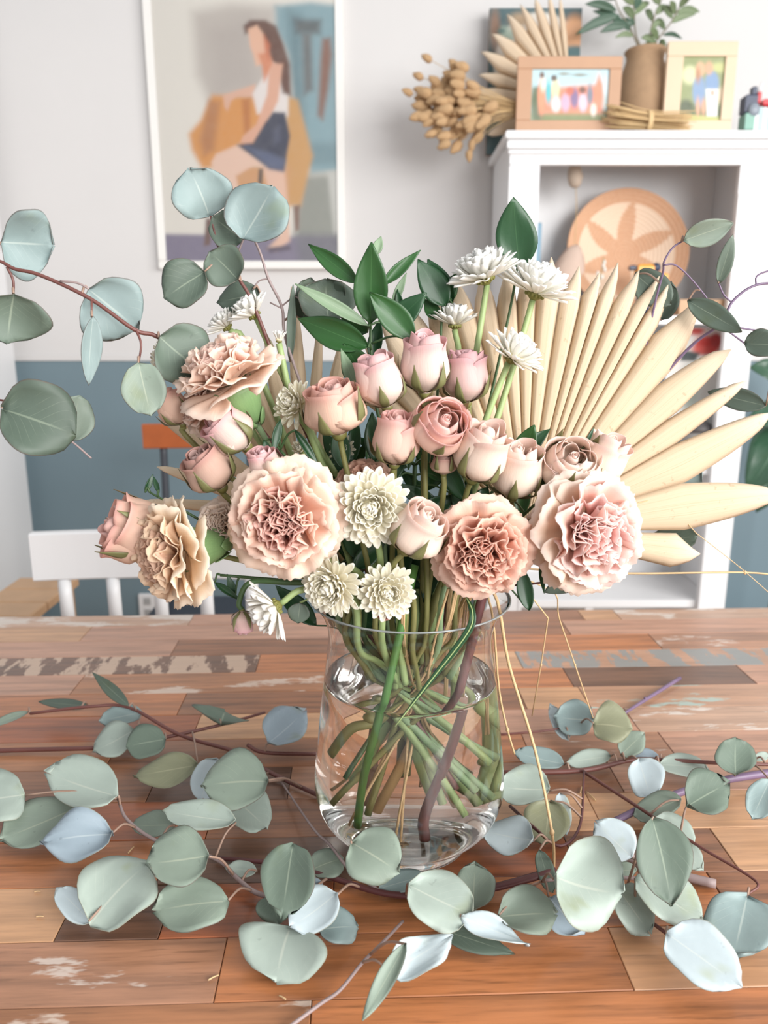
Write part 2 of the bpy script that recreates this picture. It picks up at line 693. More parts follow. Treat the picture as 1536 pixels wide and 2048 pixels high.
rows = {  # row: list of (x where the plank ends, kind), x in metres from the table centre
    -3: [(-.5, 'brown'), (.1, 'orange'), (.6, 'tan')], -2: [(-.3, 'tan'), (.3, 'brown'), (.7, 'orange')],
    -1: [(-.35, 'orange'), (.2, 'brown'), (.8, 'tan')],
    0: [(-.062, 'whitef'), (.8, 'orange')],
    1: [(-.35, 'tan'), (-.13, 'white'), (.165, 'orange'), (.55, 'tealspot')],
    2: [(-.262, 'tan'), (-.183, 'dark'), (-.05, 'red'), (.27, 'orange'), (.6, 'brown')],
    3: [(-.20, 'orange'), (-.02, 'dark'), (.16, 'red'), (.3, 'brown'), (.7, 'tan')],
    4: [(-.17, 'red'), (.05, 'brown'), (.2, 'tan'), (.62, 'tan')],
    5: [(-.24, 'brown'), (-.1, 'dark'), (.1, 'white'), (.24, 'brown'), (.7, 'pink')],
    6: [(-.30, 'whitef'), (-.02, 'brown'), (.16, 'orange'), (.32, 'white'), (.7, 'pink')],
    7: [(-.22, 'red'), (.06, 'tan'), (.3, 'pink'), (.8, 'pale')],
    8: [(-.25, 'orange'), (.18, 'brown'), (.26, 'tan'), (.8, 'teal')],
    9: [(-.4, 'pink'), (-.02, 'whitef'), (.255, 'orange'), (.5, 'dark'), (.9, 'pink')],
    10: [(-.17, 'darkw'), (.12, 'orange'), (.2, 'tan'), (.62, 'blue'), (.9, 'tan')],
    11: [(-.3, 'pink'), (.1, 'brown'), (.42, 'orange'), (.9, 'white')],
    12: [(-.45, 'tan'), (-.05, 'pink'), (.3, 'brown'), (.9, 'pink')],
    13: [(-.3, 'pale'), (.05, 'pink'), (.34, 'brown'), (.4, 'tan'), (.95, 'pale')],
}
Y0, RW = 0.444 - 0.78, 0.0595
for r_, segs in rows.items():
    y0 = Y0 + (r_ - 1) * RW
    y1 = y0 + RW
    if r_ == 13:
        y1 = 1.206 - 0.78
    x0 = -1.0
    for x1, kind in segs + [(1.0, rnd.choice(['tan', 'orange', 'brown', 'pink']))]:
        if x1 <= x0:
            continue
        hx, hy = (x1 - x0) / 2 - 0.0003, (y1 - y0) / 2 - 0.00025
        dz = rnd.uniform(-0.0004, 0.0)
        me = Geo().add(*box(-hx, hx, -hy, hy, -0.03, dz, 0.0006)).mesh('plank', WO[kind], False)
        link('plank', me, tbl, loc=((x0 + x1) / 2, (y0 + y1) / 2, TZ))
        x0 = x1
M_APR = WO['brown']
y_near = Y0 - 4 * RW
y_far = 1.206 - 0.78
for nm, b in (('apron', (-.93, .93, y_near + .05, y_near + .075, .62, .7195)), ('apron', (-.93, .93, y_far - .075, y_far - .05, .62, .7195)),
              ('apron', (-.93, -.905, y_near + .076, y_far - .076, .62, .7195)), ('apron', (.905, .93, y_near + .076, y_far - .076, .62, .7195))):
    link(nm, Geo().add(*box(*b, 0.002)).mesh(nm, M_APR, False), tbl)
for sx in (-1, 1):
    for yy in (y_near + .09, y_far - .09):
        link('leg', Geo().add(*box(sx * .86 - .04, sx * .86 + .04, yy - .04 + (0.026 if yy < 0 else -0.026), yy + .04 + (0.026 if yy < 0 else -0.026), 0.0, .6195, 0.004)).mesh('leg', M_APR, False), tbl)

# ================================================================== CHAIRS AND STOOL BEYOND THE TABLE
CY = 1.31
p0, p1 = at(62, 1065, CY), at(560, 1160, CY)
rt = thing('spindle_chair', ((p0.x + p1.x) / 2, CY, 0), 'white spindle-back chair pushed to the far side of the table', 'chair')
zt, zb = p0.z, p1.z


def bowed(x0, x1, z0, z1, y, dep, th, n=12):
    """slightly curved chair rail"""
    vs, fs = [], []
    for i in range(n + 1):
        t = i / n
        x = x0 + (x1 - x0) * t
        yy = y + dep * (1 - (2 * t - 1) ** 2)
        e = 0.003
        for (a, b) in ((-th, z0 + e), (-th + e, z0), (th - e, z0), (th, z0 + e), (th, z1 - e), (th - e, z1), (-th + e, z1), (-th, z1 - e)):
            vs.append((x, yy + a, b))
    for i in range(n):
        for k in range(8):
            a, b = i * 8 + k, i * 8 + (k + 1) % 8
            fs.append((a, a + 8, b + 8, b))
    fs.append(tuple(range(8)))
    fs.append(tuple(range(n * 8 + 7, n * 8 - 1, -1)))
    return vs, fs


part(rt, 'top_rail', bowed(p0.x, p1.x, zb, zt, CY, 0.02, 0.011), M_WHITE, False)
seat_y = CY - 0.04
for i in range(5):
    a = at(125 + 94 * i, 1165, CY)
    yy = CY + 0.02 * (1 - (2 * (i + 0.63) / 5.3 - 1) ** 2)
    part(rt, 'spindle', tube([(a.x, yy, zb - 0.001), (a.x * 0.99, yy - 0.012, 0.62), (a.x * 0.98, yy - 0.035, 0.462)], 0.0118, 0.0125, 10), M_WHITE)
cx = (p0.x + p1.x) / 2
part(rt, 'seat', box(cx - 0.20, cx + 0.20, CY - 0.39, CY + 0.025, 0.425, 0.46, 0.008), M_WHITE, False)
for sx in (-1, 1):
    part(rt, 'leg', tube([(cx + sx * 0.16, CY - 0.34, 0.424), (cx + sx * 0.19, CY - 0.37, 0.0)], 0.018, 0.013, 10), M_WHITE)
    part(rt, 'leg', tube([(cx + sx * 0.16, CY - 0.02, 0.424), (cx + sx * 0.19, CY + 0.04, 0.0)], 0.018, 0.013, 10), M_WHITE)
part(rt, 'stretcher', tube([(cx - 0.17, CY - 0.17, 0.2), (cx + 0.17, CY - 0.17, 0.2)], 0.009, 0.009, 8), M_WHITE)

M_OAK = mat('orange_oak', (168, 88, 44), 0.4, 0.14, 30)
M_IRON = mat('dark_iron', (58, 62, 70), 0.45, 0.1)
HY = 2.2
p0, p1 = at(285, 848, HY), at(470, 897, HY)
rt = thing('metal_frame_chair', (p0.x + 0.15, HY, 0), 'orange-wood and dark metal chair against the teal wall', 'chair')
part(rt, 'top_rail', bowed(p0.x, p1.x + 0.1, p1.z, p0.z, HY, 0.015, 0.009), M_OAK, False)
for xx in (at(324, 900, HY).x, p1.x + 0.04):
    part(rt, 'back_post', tube([(xx, HY + 0.016, p1.z + 0.02), (xx, HY + 0.005, 0.7), (xx, HY - 0.03, 0.44)], 0.011, 0.011, 8), M_IRON)
part(rt, 'seat', box(p0.x + 0.03, p1.x + 0.08, HY - 0.40, HY - 0.02, 0.41, 0.44, 0.006), mat('dark_seat', (52, 56, 66), 0.4), False)
for xx in (p0.x + 0.06, p1.x + 0.05):
    for yy, y2 in ((HY - 0.37, HY - 0.40), (HY - 0.05, HY + 0.0)):
        part(rt, 'leg', tube([(xx, yy, 0.409), (xx, y2, 0.0)], 0.011, 0.011, 8), M_IRON)

M_PINE = mat('pale_pine', (196, 158, 122), 0.5, 0.16, 20)
SY = 1.62
p0 = at(112, 1190, SY)
rt = thing('wooden_stool', (p0.x - 0.12, SY, 0), 'pale wooden stool beside the white door in the corner', 'stool')
sx0, sx1 = p0.x - 0.14, p0.x
for i in range(3):
    part(rt, 'seat_slat', box(sx0, sx1, SY - 0.13 + i * 0.088, SY - 0.13 + i * 0.088 + 0.082, p0.z - 0.022, p0.z - i * 0.0001, 0.003), M_PINE, False)
for xx in (sx0 + 0.012, sx1 - 0.036):
    for yy in (SY - 0.12, SY + 0.1):
        part(rt, 'leg', box(xx, xx + 0.024, yy, yy + 0.024, 0, p0.z - 0.023, 0.002), M_PINE, False)
    part(rt, 'rail', box(xx + 0.002, xx + 0.022, SY - 0.0955, SY + 0.0995, 0.2, 0.23, 0.002), M_PINE, False)

# ================================================================== PAINTING ON THE WALL
PY = WY - 0.03
M_FRW = mat('white_picture_frame', (232, 230, 226), 0.45, 0.02)
bl, br = at(318, 538, PY), at(692, 538, PY)
zt = 2.235
fx0, fx1, fz0 = bl.x, br.x, bl.z
fw = 0.026
rt = thing('framed_painting', ((fx0 + fx1) / 2, PY, fz0), 'white framed painting of a seated woman in a navy skirt', 'painting')
for b in ((fx0, fx1, fz0, fz0 + fw), (fx0, fx1, zt - fw, zt), (fx0, fx0 + fw, fz0 + fw, zt - fw), (fx1 - fw, fx1, fz0 + fw, zt - fw)):
    part(rt, 'frame_rail', box(b[0] + 1e-4, b[1] - 1e-4, PY, WY - 0.0004, b[2] + 1e-4, b[3] - 1e-4, 0.003), M_FRW, False)
LAY = [
    ([(385, 25), (460, 8), (552, 12), (562, 200), (530, 222), (420, 205), (393, 150)], (206, 198, 190), 26),
    ([(420, 60), (500, 30), (520, 180), (430, 190)], (196, 187, 180), 40),
    ([(550, 12), (620, 4), (690, 12), (690, 340), (620, 348), (596, 210), (578, 110), (552, 60)], (146, 176, 184), 14),
    ([(575, 20), (600, 30), (612, 330), (590, 300)], (118, 146, 154), 22),
    ([(588, 38), (642, 40), (640, 68), (592, 66)], (104, 112, 114), 14),
    ([(604, 66), (622, 66), (626, 180), (608, 190)], (118, 120, 120), 14),
    ([(645, 78), (660, 76), (664, 110), (656, 180), (645, 240), (636, 230), (641, 120)], (146, 106, 90), 12),
    ([(600, 285), (690, 285), (690, 330), (612, 330)], (128, 156, 164), 18),
    ([(600, 350), (690, 345), (690, 520), (585, 520)], (158, 160, 152), 20),
    ([(655, 345), (690, 340), (690, 470), (668, 470)], (206, 206, 200), 10),
    ([(320, 468), (560, 472), (700, 482), (700, 540), (320, 540)], (140, 132, 154), 8),
    ([(590, 470), (700, 470), (700, 540), (600, 540)], (128, 126, 136), 20),
    ([(425, 190), (512, 193), (540, 250), (530, 290), (490, 302), (460, 330), (405, 338), (384, 300), (378, 268), (402, 240)], (226, 160, 88), 12),
    ([(418, 200), (440, 205), (428, 300), (408, 312), (400, 280)], (196, 136, 86), 14),
    ([(484, 200), (500, 196), (500, 260), (490, 280)], (200, 128, 66), 10),
    ([(575, 192), (596, 200), (626, 312), (616, 350), (602, 412), (574, 412), (568, 300)], (214, 166, 106), 10),
    ([(430, 325), (580, 335), (575, 420), (520, 430), (450, 400)], (218, 166, 118), 14),
    ([(511, 168), (466, 183), (446, 190), (449, 214), (455, 222), (462, 202), (474, 193), (508, 193)], (232, 188, 164), 6),
    ([(522, 160), (546, 124), (577, 138), (576, 232), (514, 228), (505, 188)], (240, 232, 228), 7),
    ([(487, 52), (500, 40), (530, 40), (552, 52), (568, 90), (580, 130), (582, 192), (566, 186), (552, 130), (530, 110), (512, 60), (490, 68)], (112, 76, 62), 8),
    ([(496, 58), (514, 50), (526, 66), (536, 100), (528, 128), (512, 132), (506, 108), (500, 92)], (240, 194, 166), 6),
    ([(516, 108), (538, 104), (548, 130), (528, 164), (524, 132)], (226, 152, 116), 7),
    ([(528, 70), (540, 90), (536, 120), (530, 100)], (214, 124, 84), 8),
    ([(546, 126), (566, 128), (556, 202), (524, 268), (502, 290), (480, 286), (486, 272), (512, 250), (534, 190), (538, 140)], (232, 182, 156), 6),
    ([(478, 288), (432, 308), (422, 325), (446, 384), (468, 436), (492, 436), (472, 352), (506, 332), (534, 330)], (240, 206, 186), 7),
    ([(524, 332), (570, 342), (580, 482), (552, 502), (534, 498), (562, 468)], (238, 200, 178), 8),
    ([(546, 224), (570, 225), (580, 272), (568, 342), (540, 338), (474, 290), (506, 286), (530, 246)], (62, 66, 88), 6),
    ([(490, 292), (540, 306), (570, 320), (566, 342), (538, 336)], (98, 108, 138), 12),
    ([(545, 262), (560, 250), (562, 282), (548, 290)], (84, 88, 112), 10),
    ([(412, 436), (426, 438), (420, 490), (408, 492)], (122, 92, 84), 6),
    ([(518, 338), (526, 338), (524, 370), (516, 366)], (90, 78, 74), 5),
    ([(586, 412), (600, 410), (598, 460), (590, 462)], (140, 110, 96), 6),
    ([(530, 496), (580, 490), (582, 500), (540, 506)], (104, 92, 110), 6),
]
picture(rt, 'canvas', fx0 + fw, fx1 - fw, fz0 + fw, zt - fw, PY + 0.006, 130, 180, LAY, (238, 233, 224))
part(rt, 'glass_pane', box(fx0 + fw, fx1 - fw, PY + 0.002, PY + 0.004, fz0 + fw, zt - fw), pane_mat('picture_glass'), False)

# ================================================================== BOOKCASE
BY0, BY1 = 2.30, 2.645
lx = at(1013, 262, BY0).x
lx2 = at(1020, 500, BY0).x
rx_ = at(1402, 1215, BY0)
bx0, bx1 = lx, at(1456, 1218, BY0).x
BZ = at(1200, 260, BY0 - 0.02).z
st = at(1456, 1218, BY0).x - at(1403, 1218, BY0).x
rt = thing('bookcase', ((bx0 + bx1) / 2, BY0, 0), 'tall white open bookcase with moulded top against the back wall', 'bookcase')
ins = 0.012
part(rt, 'side_panel', box(bx0 + ins, bx0 + ins + 0.022, BY0 + 0.02, BY1 - 0.012, 0, BZ - 0.022, 0.001), M_WHITE, False)
part(rt, 'side_panel', box(bx1 - ins - 0.022, bx1 - ins, BY0 + 0.02, BY1 - 0.012, 0, BZ - 0.022, 0.001), M_WHITE, False)
part(rt, 'back_panel', box(bx0 + ins + 0.0225, bx1 - ins - 0.0225, BY1 - 0.022, BY1 - 0.012, 0, BZ - 0.022), M_WHITE, False)
for a, b in ((bx0 + ins, bx0 + ins + st), (bx1 - ins - st, bx1 - ins)):
    part(rt, 'stile', box(a, b, BY0, BY0 + 0.0195, 0, BZ - 0.085, 0.002), M_WHITE, False)
    part(rt, 'stile_bead', box(a + (st - 0.009 if a < 0.5 else 0.0), a + (st if a < 0.5 else 0.009), BY0 - 0.004, BY0 - 0.0002, 0.1, BZ - 0.16, 0.001), M_WHITE, False)
part(rt, 'top_frame_rail', box(bx0 + ins, bx1 - ins, BY0, BY0 + 0.0195, BZ - 0.0845, BZ - 0.0225, 0.002), M_WHITE, False)
# moulded crown built from three profiles
g = Geo()
g.add(*box(bx0 - 0.004, bx1 + 0.004, BY0 - 0.022, BY1, BZ - 0.022, BZ, 0.004))
part(rt, 'top_board', g, M_WHITE, False)
part(rt, 'crown_moulding', box(bx0 + 0.002, bx1 - 0.002, BY0 - 0.014, BY0 - 0.0002, BZ - 0.046, BZ - 0.0225, 0.004), M_WHITE, False)
part(rt, 'crown_moulding', box(bx0 + 0.007, bx1 - 0.007, BY0 - 0.008, BY0 - 0.0002, BZ - 0.058, BZ - 0.0465, 0.003), M_WHITE, False)
shz = []
for py in (640, 941, 1208):
    z = at(1350, py, BY0 + 0.02).z
    shz.append(z)
    part(rt, 'shelf', box(bx0 + ins + 0.0225, bx1 - ins - 0.0225, BY0 + 0.02, BY1 - 0.0225, z - 0.013, z + 0.013, 0.002), M_WHITE, False)
part(rt, 'divider', box(at(1178, 1200, 2.34).x - 0.012, at(1178, 1200, 2.34).x + 0.012, BY0 + 0.03, BY1 - 0.03, 0.1, shz[2] - 0.0135, 0.001), M_WHITE, False)
S1, S2, S3 = [z + 0.0132 for z in shz]

# ---- inside the bookcase
# coiled basket with a star, leaning on the back panel
bc = at(1246, 520, 2.52)
bc.z = S1 + 0.19
k = NT('coiled_basket')
a_ = k.n('ShaderNodeAttribute', attribute_name='Col')
k.l(k.mix(k.math('MULTIPLY', k.noise(90, k.coord()), 0.3), a_.outputs[0], (0.8, 0.62, 0.46)), k.b.inputs['Base Color'])
k.b.inputs['Roughness'].default_value = 0.8
nr, na = 96, 120
vs, fs, cols = [], [], []
RB = 0.188
tiltb = Matrix.Rotation(R(-12), 3, 'X')
for i in range(nr + 1):
    r = RB * i / nr
    coil = 0.0026 * abs(math.sin(math.pi * 17 * i / nr))
    y = -0.05 * (i / nr) ** 2.2 - coil
    for j in range(na):
        a = 2 * math.pi * j / na
        p = tiltb @ Vector((r * math.cos(a), y, r * math.sin(a)))
        vs.append(p + bc)
        aa = ((a - math.pi / 2) / (2 * math.pi) * 6 + 0.15 * i / nr) % 1
        q = i / nr
        tri = abs(aa - 0.5) * 2
        light = (0.28 < q < 0.80) and tri < 0.15 + (q - 0.28) * 1.5
        cols.append((*lin((226, 200, 176) if light else (200, 152, 118)), 1))
n1 = len(vs)
for q in range(n1):
    v = vs[q]
    vs.append(v + tiltb @ Vector((0, 0.008, 0)))
    cols.append(cols[q])
for i in range(nr):
    for j in range(na):
        a, b = i * na + j, i * na + (j + 1) % na
        fs.append((a, b, b + na, a + na))
        fs.append((a + n1, a + na + n1, b + na + n1, b + n1))
for j in range(na):
    a, b = nr * na + j, nr * na + (j + 1) % na
    fs.append((a, b, b + n1, a + n1))
o = solo('coiled_basket', (vs, fs), k.m, 'round coiled basket with a star pattern in the bookcase', 'basket', smooth=True)
ca = o.data.color_attributes.new('Col', 'FLOAT_COLOR', 'POINT')
ca.data.foreach_set('color', np.array(cols, dtype=np.float32).ravel())

M_STRAW = mat('dry_straw', (206, 176, 130), 0.7, 0.2, 60, rv=0.15)
M_BUNNY = mat('bunny_tail_fluff', (208, 172, 130), 0.9, 0.25, 160, rv=0.25, bump=0.6, trans=0.15)
M_BUNNYP = mat('pale_bunny_tail_fluff', (226, 208, 190), 0.9, 0.15, 160, bump=0.6, trans=0.2)
SEEDS = []


def bunny_mesh(seed, m):
    """fluffy oval grass head with ragged surface"""
    rr = random.Random(seed)
    vs, fs = ellipsoid((0, 0, 0.5), 0.33, 0.33, 0.5, 12, 9)
    vs2 = []
    for v in vs:
        t = v.z
        s = 1 + rr.uniform(-0.12, 0.16)
        taper = 1.12 - 0.45 * t
        vs2.append((v.x * s * taper, v.y * s * taper, v.z + rr.uniform(-0.03, 0.03)))
    return Geo().add(vs2, fs).mesh('seed_head', m)


a = at(1153, 350, 2.42)
rt = thing('dried_bunny_tail', (a.x, 2.42, S1), 'single pale bunny tail grass in a small bottle beside the basket', 'dried grass')
me = bunny_mesh(3, M_BUNNYP)
link('seed_head', me, rt, Matrix.Translation((0, 0, a.z - S1 - 0.035)) @ Matrix.Rotation(R(-8), 4, 'Y') @ Matrix.Scale(0.072, 4))
part(rt, 'stem', tube([(a.x, 2.42, a.z - 0.033), (a.x + 0.006, 2.42, a.z - 0.13), (a.x + 0.001, 2.42, S1 + 0.02)], 0.0012, 0.0012, 5), M_STRAW)
part(rt, 'bottle', lathe([(0.001, S1 + 0.0005), (0.022, S1 + 0.0005), (0.026, S1 + 0.03), (0.02, S1 + 0.055), (0.009, S1 + 0.07), (0.009, S1 + 0.09), (0.007, S1 + 0.09), (0.006, S1 + 0.065), (0.001, S1 + 0.06)], 20, cx=a.x, cy=2.42), mat('small_pink_bottle', (226, 190, 172), 0.3))
# blurred pampas plume
a = at(1125, 490, 2.40)
rt = thing('pampas_plume', (a.x, 2.4, S1), 'soft blush pampas plume leaning at the bookcase corner', 'dried grass')
me = bunny_mesh(9, mat('blush_plume', (232, 208, 192), 0.95, 0.12, 120, trans=0.25, bump=0.5))
link('plume', me, rt, Matrix.Translation((0.0, 0, 0.06)) @ Matrix.Rotation(R(16), 4, 'Y') @ Matrix.Diagonal((0.16, 0.12, 0.15, 1)))
part(rt, 'stem', tube([(a.x + 0.012, 2.4, S1 + 0.1), (a.x, 2.4, S1 + 0.0002)], 0.003, 0.003, 6), M_STRAW)
# blue book
b0, b1 = at(1068, 445, 2.45), at(1084, 445, 2.45)
rt = thing('blue_book', (b0.x, 2.45, S1), 'thin light blue book upright at the bookcase side', 'book')
part(rt, 'cover', box(b0.x, b1.x, 2.45, 2.60, S1, b0.z, 0.002), mat('blue_book_cover', (128, 164, 186), 0.5), False)
part(rt, 'pages', box(b0.x + 0.004, b1.x - 0.004, 2.452, 2.598, b0.z - 0.003, b0.z + 0.0006), mat('book_pages', (236, 230, 220), 0.8), False)
# toy bird-like vehicle: orange block, navy ends, dark legs
a, b = at(1262, 532, 2.36), at(1345, 558, 2.36)
M_NAVY = mat('navy_plastic', (48, 58, 82), 0.35)
M_ORG = mat('orange_plastic', (240, 160, 50), 0.35)
rt = thing('toy_figure', ((a.x + b.x) / 2, 2.36, S1), 'small orange and navy toy in front of the basket', 'toy')
part(rt, 'body', box(a.x + 0.018, a.x + 0.066, 2.345, 2.385, b.z - 0.008, a.z + 0.004, 0.006), M_ORG, False)
part(rt, 'wing', box(a.x + 0.086, a.x + 0.108, 2.345, 2.385, b.z - 0.01, b.z + 0.016, 0.004), M_ORG, False)
part(rt, 'head', ellipsoid((a.x + 0.076, 2.365, a.z - 0.004), 0.014, 0.012, 0.014, 12, 8), M_NAVY)
part(rt, 'tail', box(a.x - 0.004, a.x + 0.0175, 2.355, 2.375, a.z - 0.012, a.z + 0.002, 0.004), M_NAVY, False)
for xx in (a.x + 0.03, a.x + 0.056):
    part(rt, 'leg', tube([(xx, 2.365, b.z - 0.0085), (xx, 2.365, S1 + 0.0002)], 0.006, 0.008, 8), M_NAVY)
part(rt, 'arm', tube([(a.x + 0.09, 2.365, b.z - 0.006), (a.x + 0.11, 2.365, b.z - 0.04), (a.x + 0.125, 2.365, b.z - 0.05)], 0.005, 0.007, 8), M_NAVY)
# little tan tray
a, b = at(1350, 600, 2.37), at(1440, 628, 2.37)
rt = thing('wooden_tray', ((a.x + b.x) / 2, 2.37, S1), 'small tan wooden tray on the bookcase shelf by the stile', 'tray')
part(rt, 'tray_bottom', box(a.x, b.x, 2.33, 2.43, S1, S1 + 0.006, 0.001), M_PINE, False)
for bb in ((a.x, b.x, 2.33, 2.336), (a.x, b.x, 2.424, 2.43)):
    part(rt, 'tray_side', box(*bb, S1 + 0.0062, a.z, 0.001), M_PINE, False)
for bb in ((a.x, a.x + 0.006, 2.3365, 2.4235), (b.x - 0.006, b.x, 2.3365, 2.4235)):
    part(rt, 'tray_side', box(*bb, S1 + 0.0062, a.z, 0.001), M_PINE, False)
# dried sprig with white flowers before the basket
a = at(1203, 535, 2.38)
rt = thing('dried_sprig', (a.x, 2.38, S1), 'thin green sprig with tiny white blossoms before the basket', 'dried flower')
part(rt, 'stem', tube([(a.x, 2.38, S1 + 0.0002), (a.x - 0.004, 2.38, S1 + 0.09), (a.x + 0.006, 2.38, a.z + 0.03)], 0.0012, 0.0008, 5), mat('sprig_green', (110, 136, 92), 0.6))
for i in range(9):
    t = i / 8
    link('blossom', Geo().add(*ellipsoid((0, 0, 0), 0.0055, 0.0055, 0.007, 8, 5)).mesh('blossom', mat('sprig_white', (226, 222, 214), 0.8)) if i == 0 else bpy.data.objects['blossom'].data,
         rt, loc=(rnd.uniform(-0.012, 0.012), rnd.uniform(-0.006, 0.006), 0.07 + t * 0.085))
# red flower print on a white board, second shelf
a, b = at(1340, 652, 2.42), at(1462, 652, 2.42)
z1 = S1 - 0.0264 - 0.006
rt = thing('flower_print', ((a.x + b.x) / 2, 2.42, S2), 'white board print with a red flower under the upper shelf', 'print')
part(rt, 'board', box(a.x, b.x, 2.4205, 2.428, S2, z1 - 0.0, 0.001), M_WHITE, False)
picture(rt, 'print', a.x + 0.004, b.x - 0.004, S2 + 0.01, z1 - 0.003, 2.42, 40, 110,
        [((1415, 690, 27, 19), (206, 52, 48), 8), ((1393, 662, 16, 9), (198, 60, 54), 8), ((1432, 680, 12, 14), (176, 36, 40), 6),
         ((1400, 700, 16, 9), (226, 92, 84), 8), ([(1366, 700), (1400, 706), (1390, 722), (1360, 722)], (46, 60, 64), 5), ((1378, 780, 20, 44), (150, 160, 150), 16)], (228, 226, 222))
# dark bowl with lid on second shelf
a = at(1398, 860, 2.37)
rt = thing('dark_pot', (a.x, 2.37, S2), 'dark grey lidded pot low in the bookcase', 'pot')
r0 = 0.048
part(rt, 'pot_body', lathe([(0.001, S2), (r0 * 0.7, S2), (r0, S2 + 0.035), (r0 * 1.05, S2 + 0.07), (r0 * 0.9, S2 + 0.1), (r0 * 0.85, S2 + 0.1), (0.001, S2 + 0.098)], 28, cx=a.x, cy=2.37), mat('grey_stoneware', (150, 146, 142), 0.6))
part(rt, 'lid', lathe([(0.001, S2 + 0.1005), (r0 * 0.93, S2 + 0.1005), (r0 * 0.9, S2 + 0.118), (r0 * 0.3, S2 + 0.135), (r0 * 0.2, S2 + 0.15), (0.001, S2 + 0.152)], 28, cx=a.x, cy=2.37), mat('dark_stoneware', (92, 88, 88), 0.5))


# ---- on top of the bookcase
def frame(name, label, pl, pt, pr, Y, ins_px, matn, layers, bg, nx, nz, rot=0, th=0.018):
    a, b = at(pl, pt, Y), at(pr, pt, Y)
    z0, z1 = BZ + 0.0004, a.z
    rt = thing(name, ((a.x + b.x) / 2, Y, z0), label, 'photo frame')
    il, it, ir, ib = ins_px
    q0, q1, q2 = at(il, it, Y), at(ir, it, Y), at(il, ib, Y)
    x0, x1, zt_, zb_ = q0.x, q1.x, q0.z, max(q2.z, z0 + 0.02)
    for bb in ((a.x, b.x, z0, zb_), (a.x, b.x, zt_, z1), (a.x, x0, zb_ + 1e-4, zt_ - 1e-4), (x1, b.x, zb_ + 1e-4, zt_ - 1e-4)):
        part(rt, 'frame_rail', box(bb[0], bb[1], Y, Y + th, bb[2], bb[3], 0.0015), matn, False)
    picture(rt, 'photo_print', x0, x1, zb_, zt_, Y + 0.007, nx, nz, layers, bg, 0.35)
    part(rt, 'backing', box(x0, x1, Y + 0.0085, Y + th - 0.001, zb_, zt_), mat('frame_backing', (90, 80, 70), 0.8), False)
    return rt


people = [((1140, 235, 90, 16), (128, 138, 96), 10), ((1075, 205, 14, 40), (96, 110, 84), 8),
          ([(1065, 138), (1225, 138), (1225, 172), (1065, 172)], (186, 220, 230), 10),
          ([(1080, 178), (1205, 168), (1205, 226), (1080, 226)], (226, 138, 108), 12)]
for (x, y, rx1, ry1, c1) in ((1083, 192, 7, 34, (232, 150, 116)), (1097, 185, 6, 22, (92, 188, 196)), (1111, 178, 8, 20, (234, 220, 176)), (1086, 168, 5, 14, (236, 226, 210)),
                             (1112, 208, 10, 16, (232, 214, 214)), (1131, 205, 9, 18, (196, 170, 194)), (1149, 196, 8, 20, (132, 112, 150)), (1166, 205, 9, 18, (216, 196, 214)),
                             (1180, 190, 6, 20, (122, 130, 146)), (1198, 185, 7, 34, (232, 140, 112)), (1187, 220, 6, 12, (240, 226, 216)), (1140, 182, 8, 8, (196, 110, 90)),
                             (1165, 180, 7, 7, (120, 84, 74)), (1108, 156, 6, 6, (88, 70, 60)), (1084, 150, 5, 6, (110, 84, 70)), (1160, 150, 14, 3, (132, 128, 112)), (1128, 148, 10, 3, (138, 134, 116)), (1213, 170, 6, 22, (208, 226, 232))):
    people.append(((x, y, rx1, ry1), c1, 5))
M_FR1 = mat('tan_wood_frame', (188, 148, 118), 0.5, 0.1, 12)
M_FR2 = mat('pale_maple_frame', (216, 192, 164), 0.5, 0.06, 12)
frame('photo_frame', 'tan wood landscape photo frame with a large group photo', 1037, 112, 1246, 2.36, (1065, 137, 1221, 240), M_FR1, people, (176, 200, 200), 100, 60)
two = [((1410, 230, 60, 22), (92, 106, 70), 12), ((1380, 150, 16, 18), (210, 214, 170), 10), ((1440, 135, 20, 10), (186, 190, 130), 8), ((1372, 215, 14, 16), (76, 88, 62), 8), ((1445, 190, 12, 16), (206, 190, 160), 10),
       ([(1367, 228), (1455, 235), (1455, 245), (1367, 245)], (178, 184, 110), 4),
       ((1398, 182, 13, 32), (126, 152, 186), 5), ((1424, 166, 14, 24), (122, 150, 186), 5), ([(1412, 178), (1436, 178), (1434, 232), (1414, 232)], (240, 238, 236), 4),
       ((1396, 214, 4, 18), (214, 160, 130), 4), ((1407, 214, 4, 16), (214, 160, 130), 4), ((1401, 138, 9, 14), (214, 170, 136), 6), ((1418, 136, 8, 13), (206, 160, 130), 6), ((1396, 150, 5, 14), (176, 128, 96), 6), ((1425, 186, 4, 6), (214, 150, 126), 4)]
frame('photo_frame', 'pale upright photo frame with two women in blue', 1338, 82, 1478, 2.40, (1368, 112, 1453, 240), M_FR2, two, (140, 150, 104), 60, 90)

# leaning canvas behind the fan
a, b = at(980, 15, 2.58), at(1165, 15, 2.58)
rt = thing('small_canvas', ((a.x + b.x) / 2, 2.58, BZ), 'dark edged canvas painting leaning behind the dried palm leaf', 'painting')
part(rt, 'canvas_block', box(a.x, b.x, 2.582, 2.60, BZ + 0.0004, a.z, 0.002), mat('canvas_edge', (120, 92, 72), 0.7), False)
picture(rt, 'canvas', a.x, b.x, BZ + 0.001, a.z - 0.001, 2.5815, 60, 80,
        [((1080, 130, 92, 105), (222, 216, 206), 6), ((1010, 70, 22, 16), (176, 196, 180), 14), ((1040, 40, 20, 14), (176, 150, 120), 14), ((1150, 70, 26, 40), (214, 160, 118), 12),
         ((990, 60, 10, 40), (136, 104, 84), 10), ((1150, 105, 30, 14), (62, 96, 100), 8), ((1003, 62, 8, 4), (84, 122, 118), 4)], (62, 92, 98))

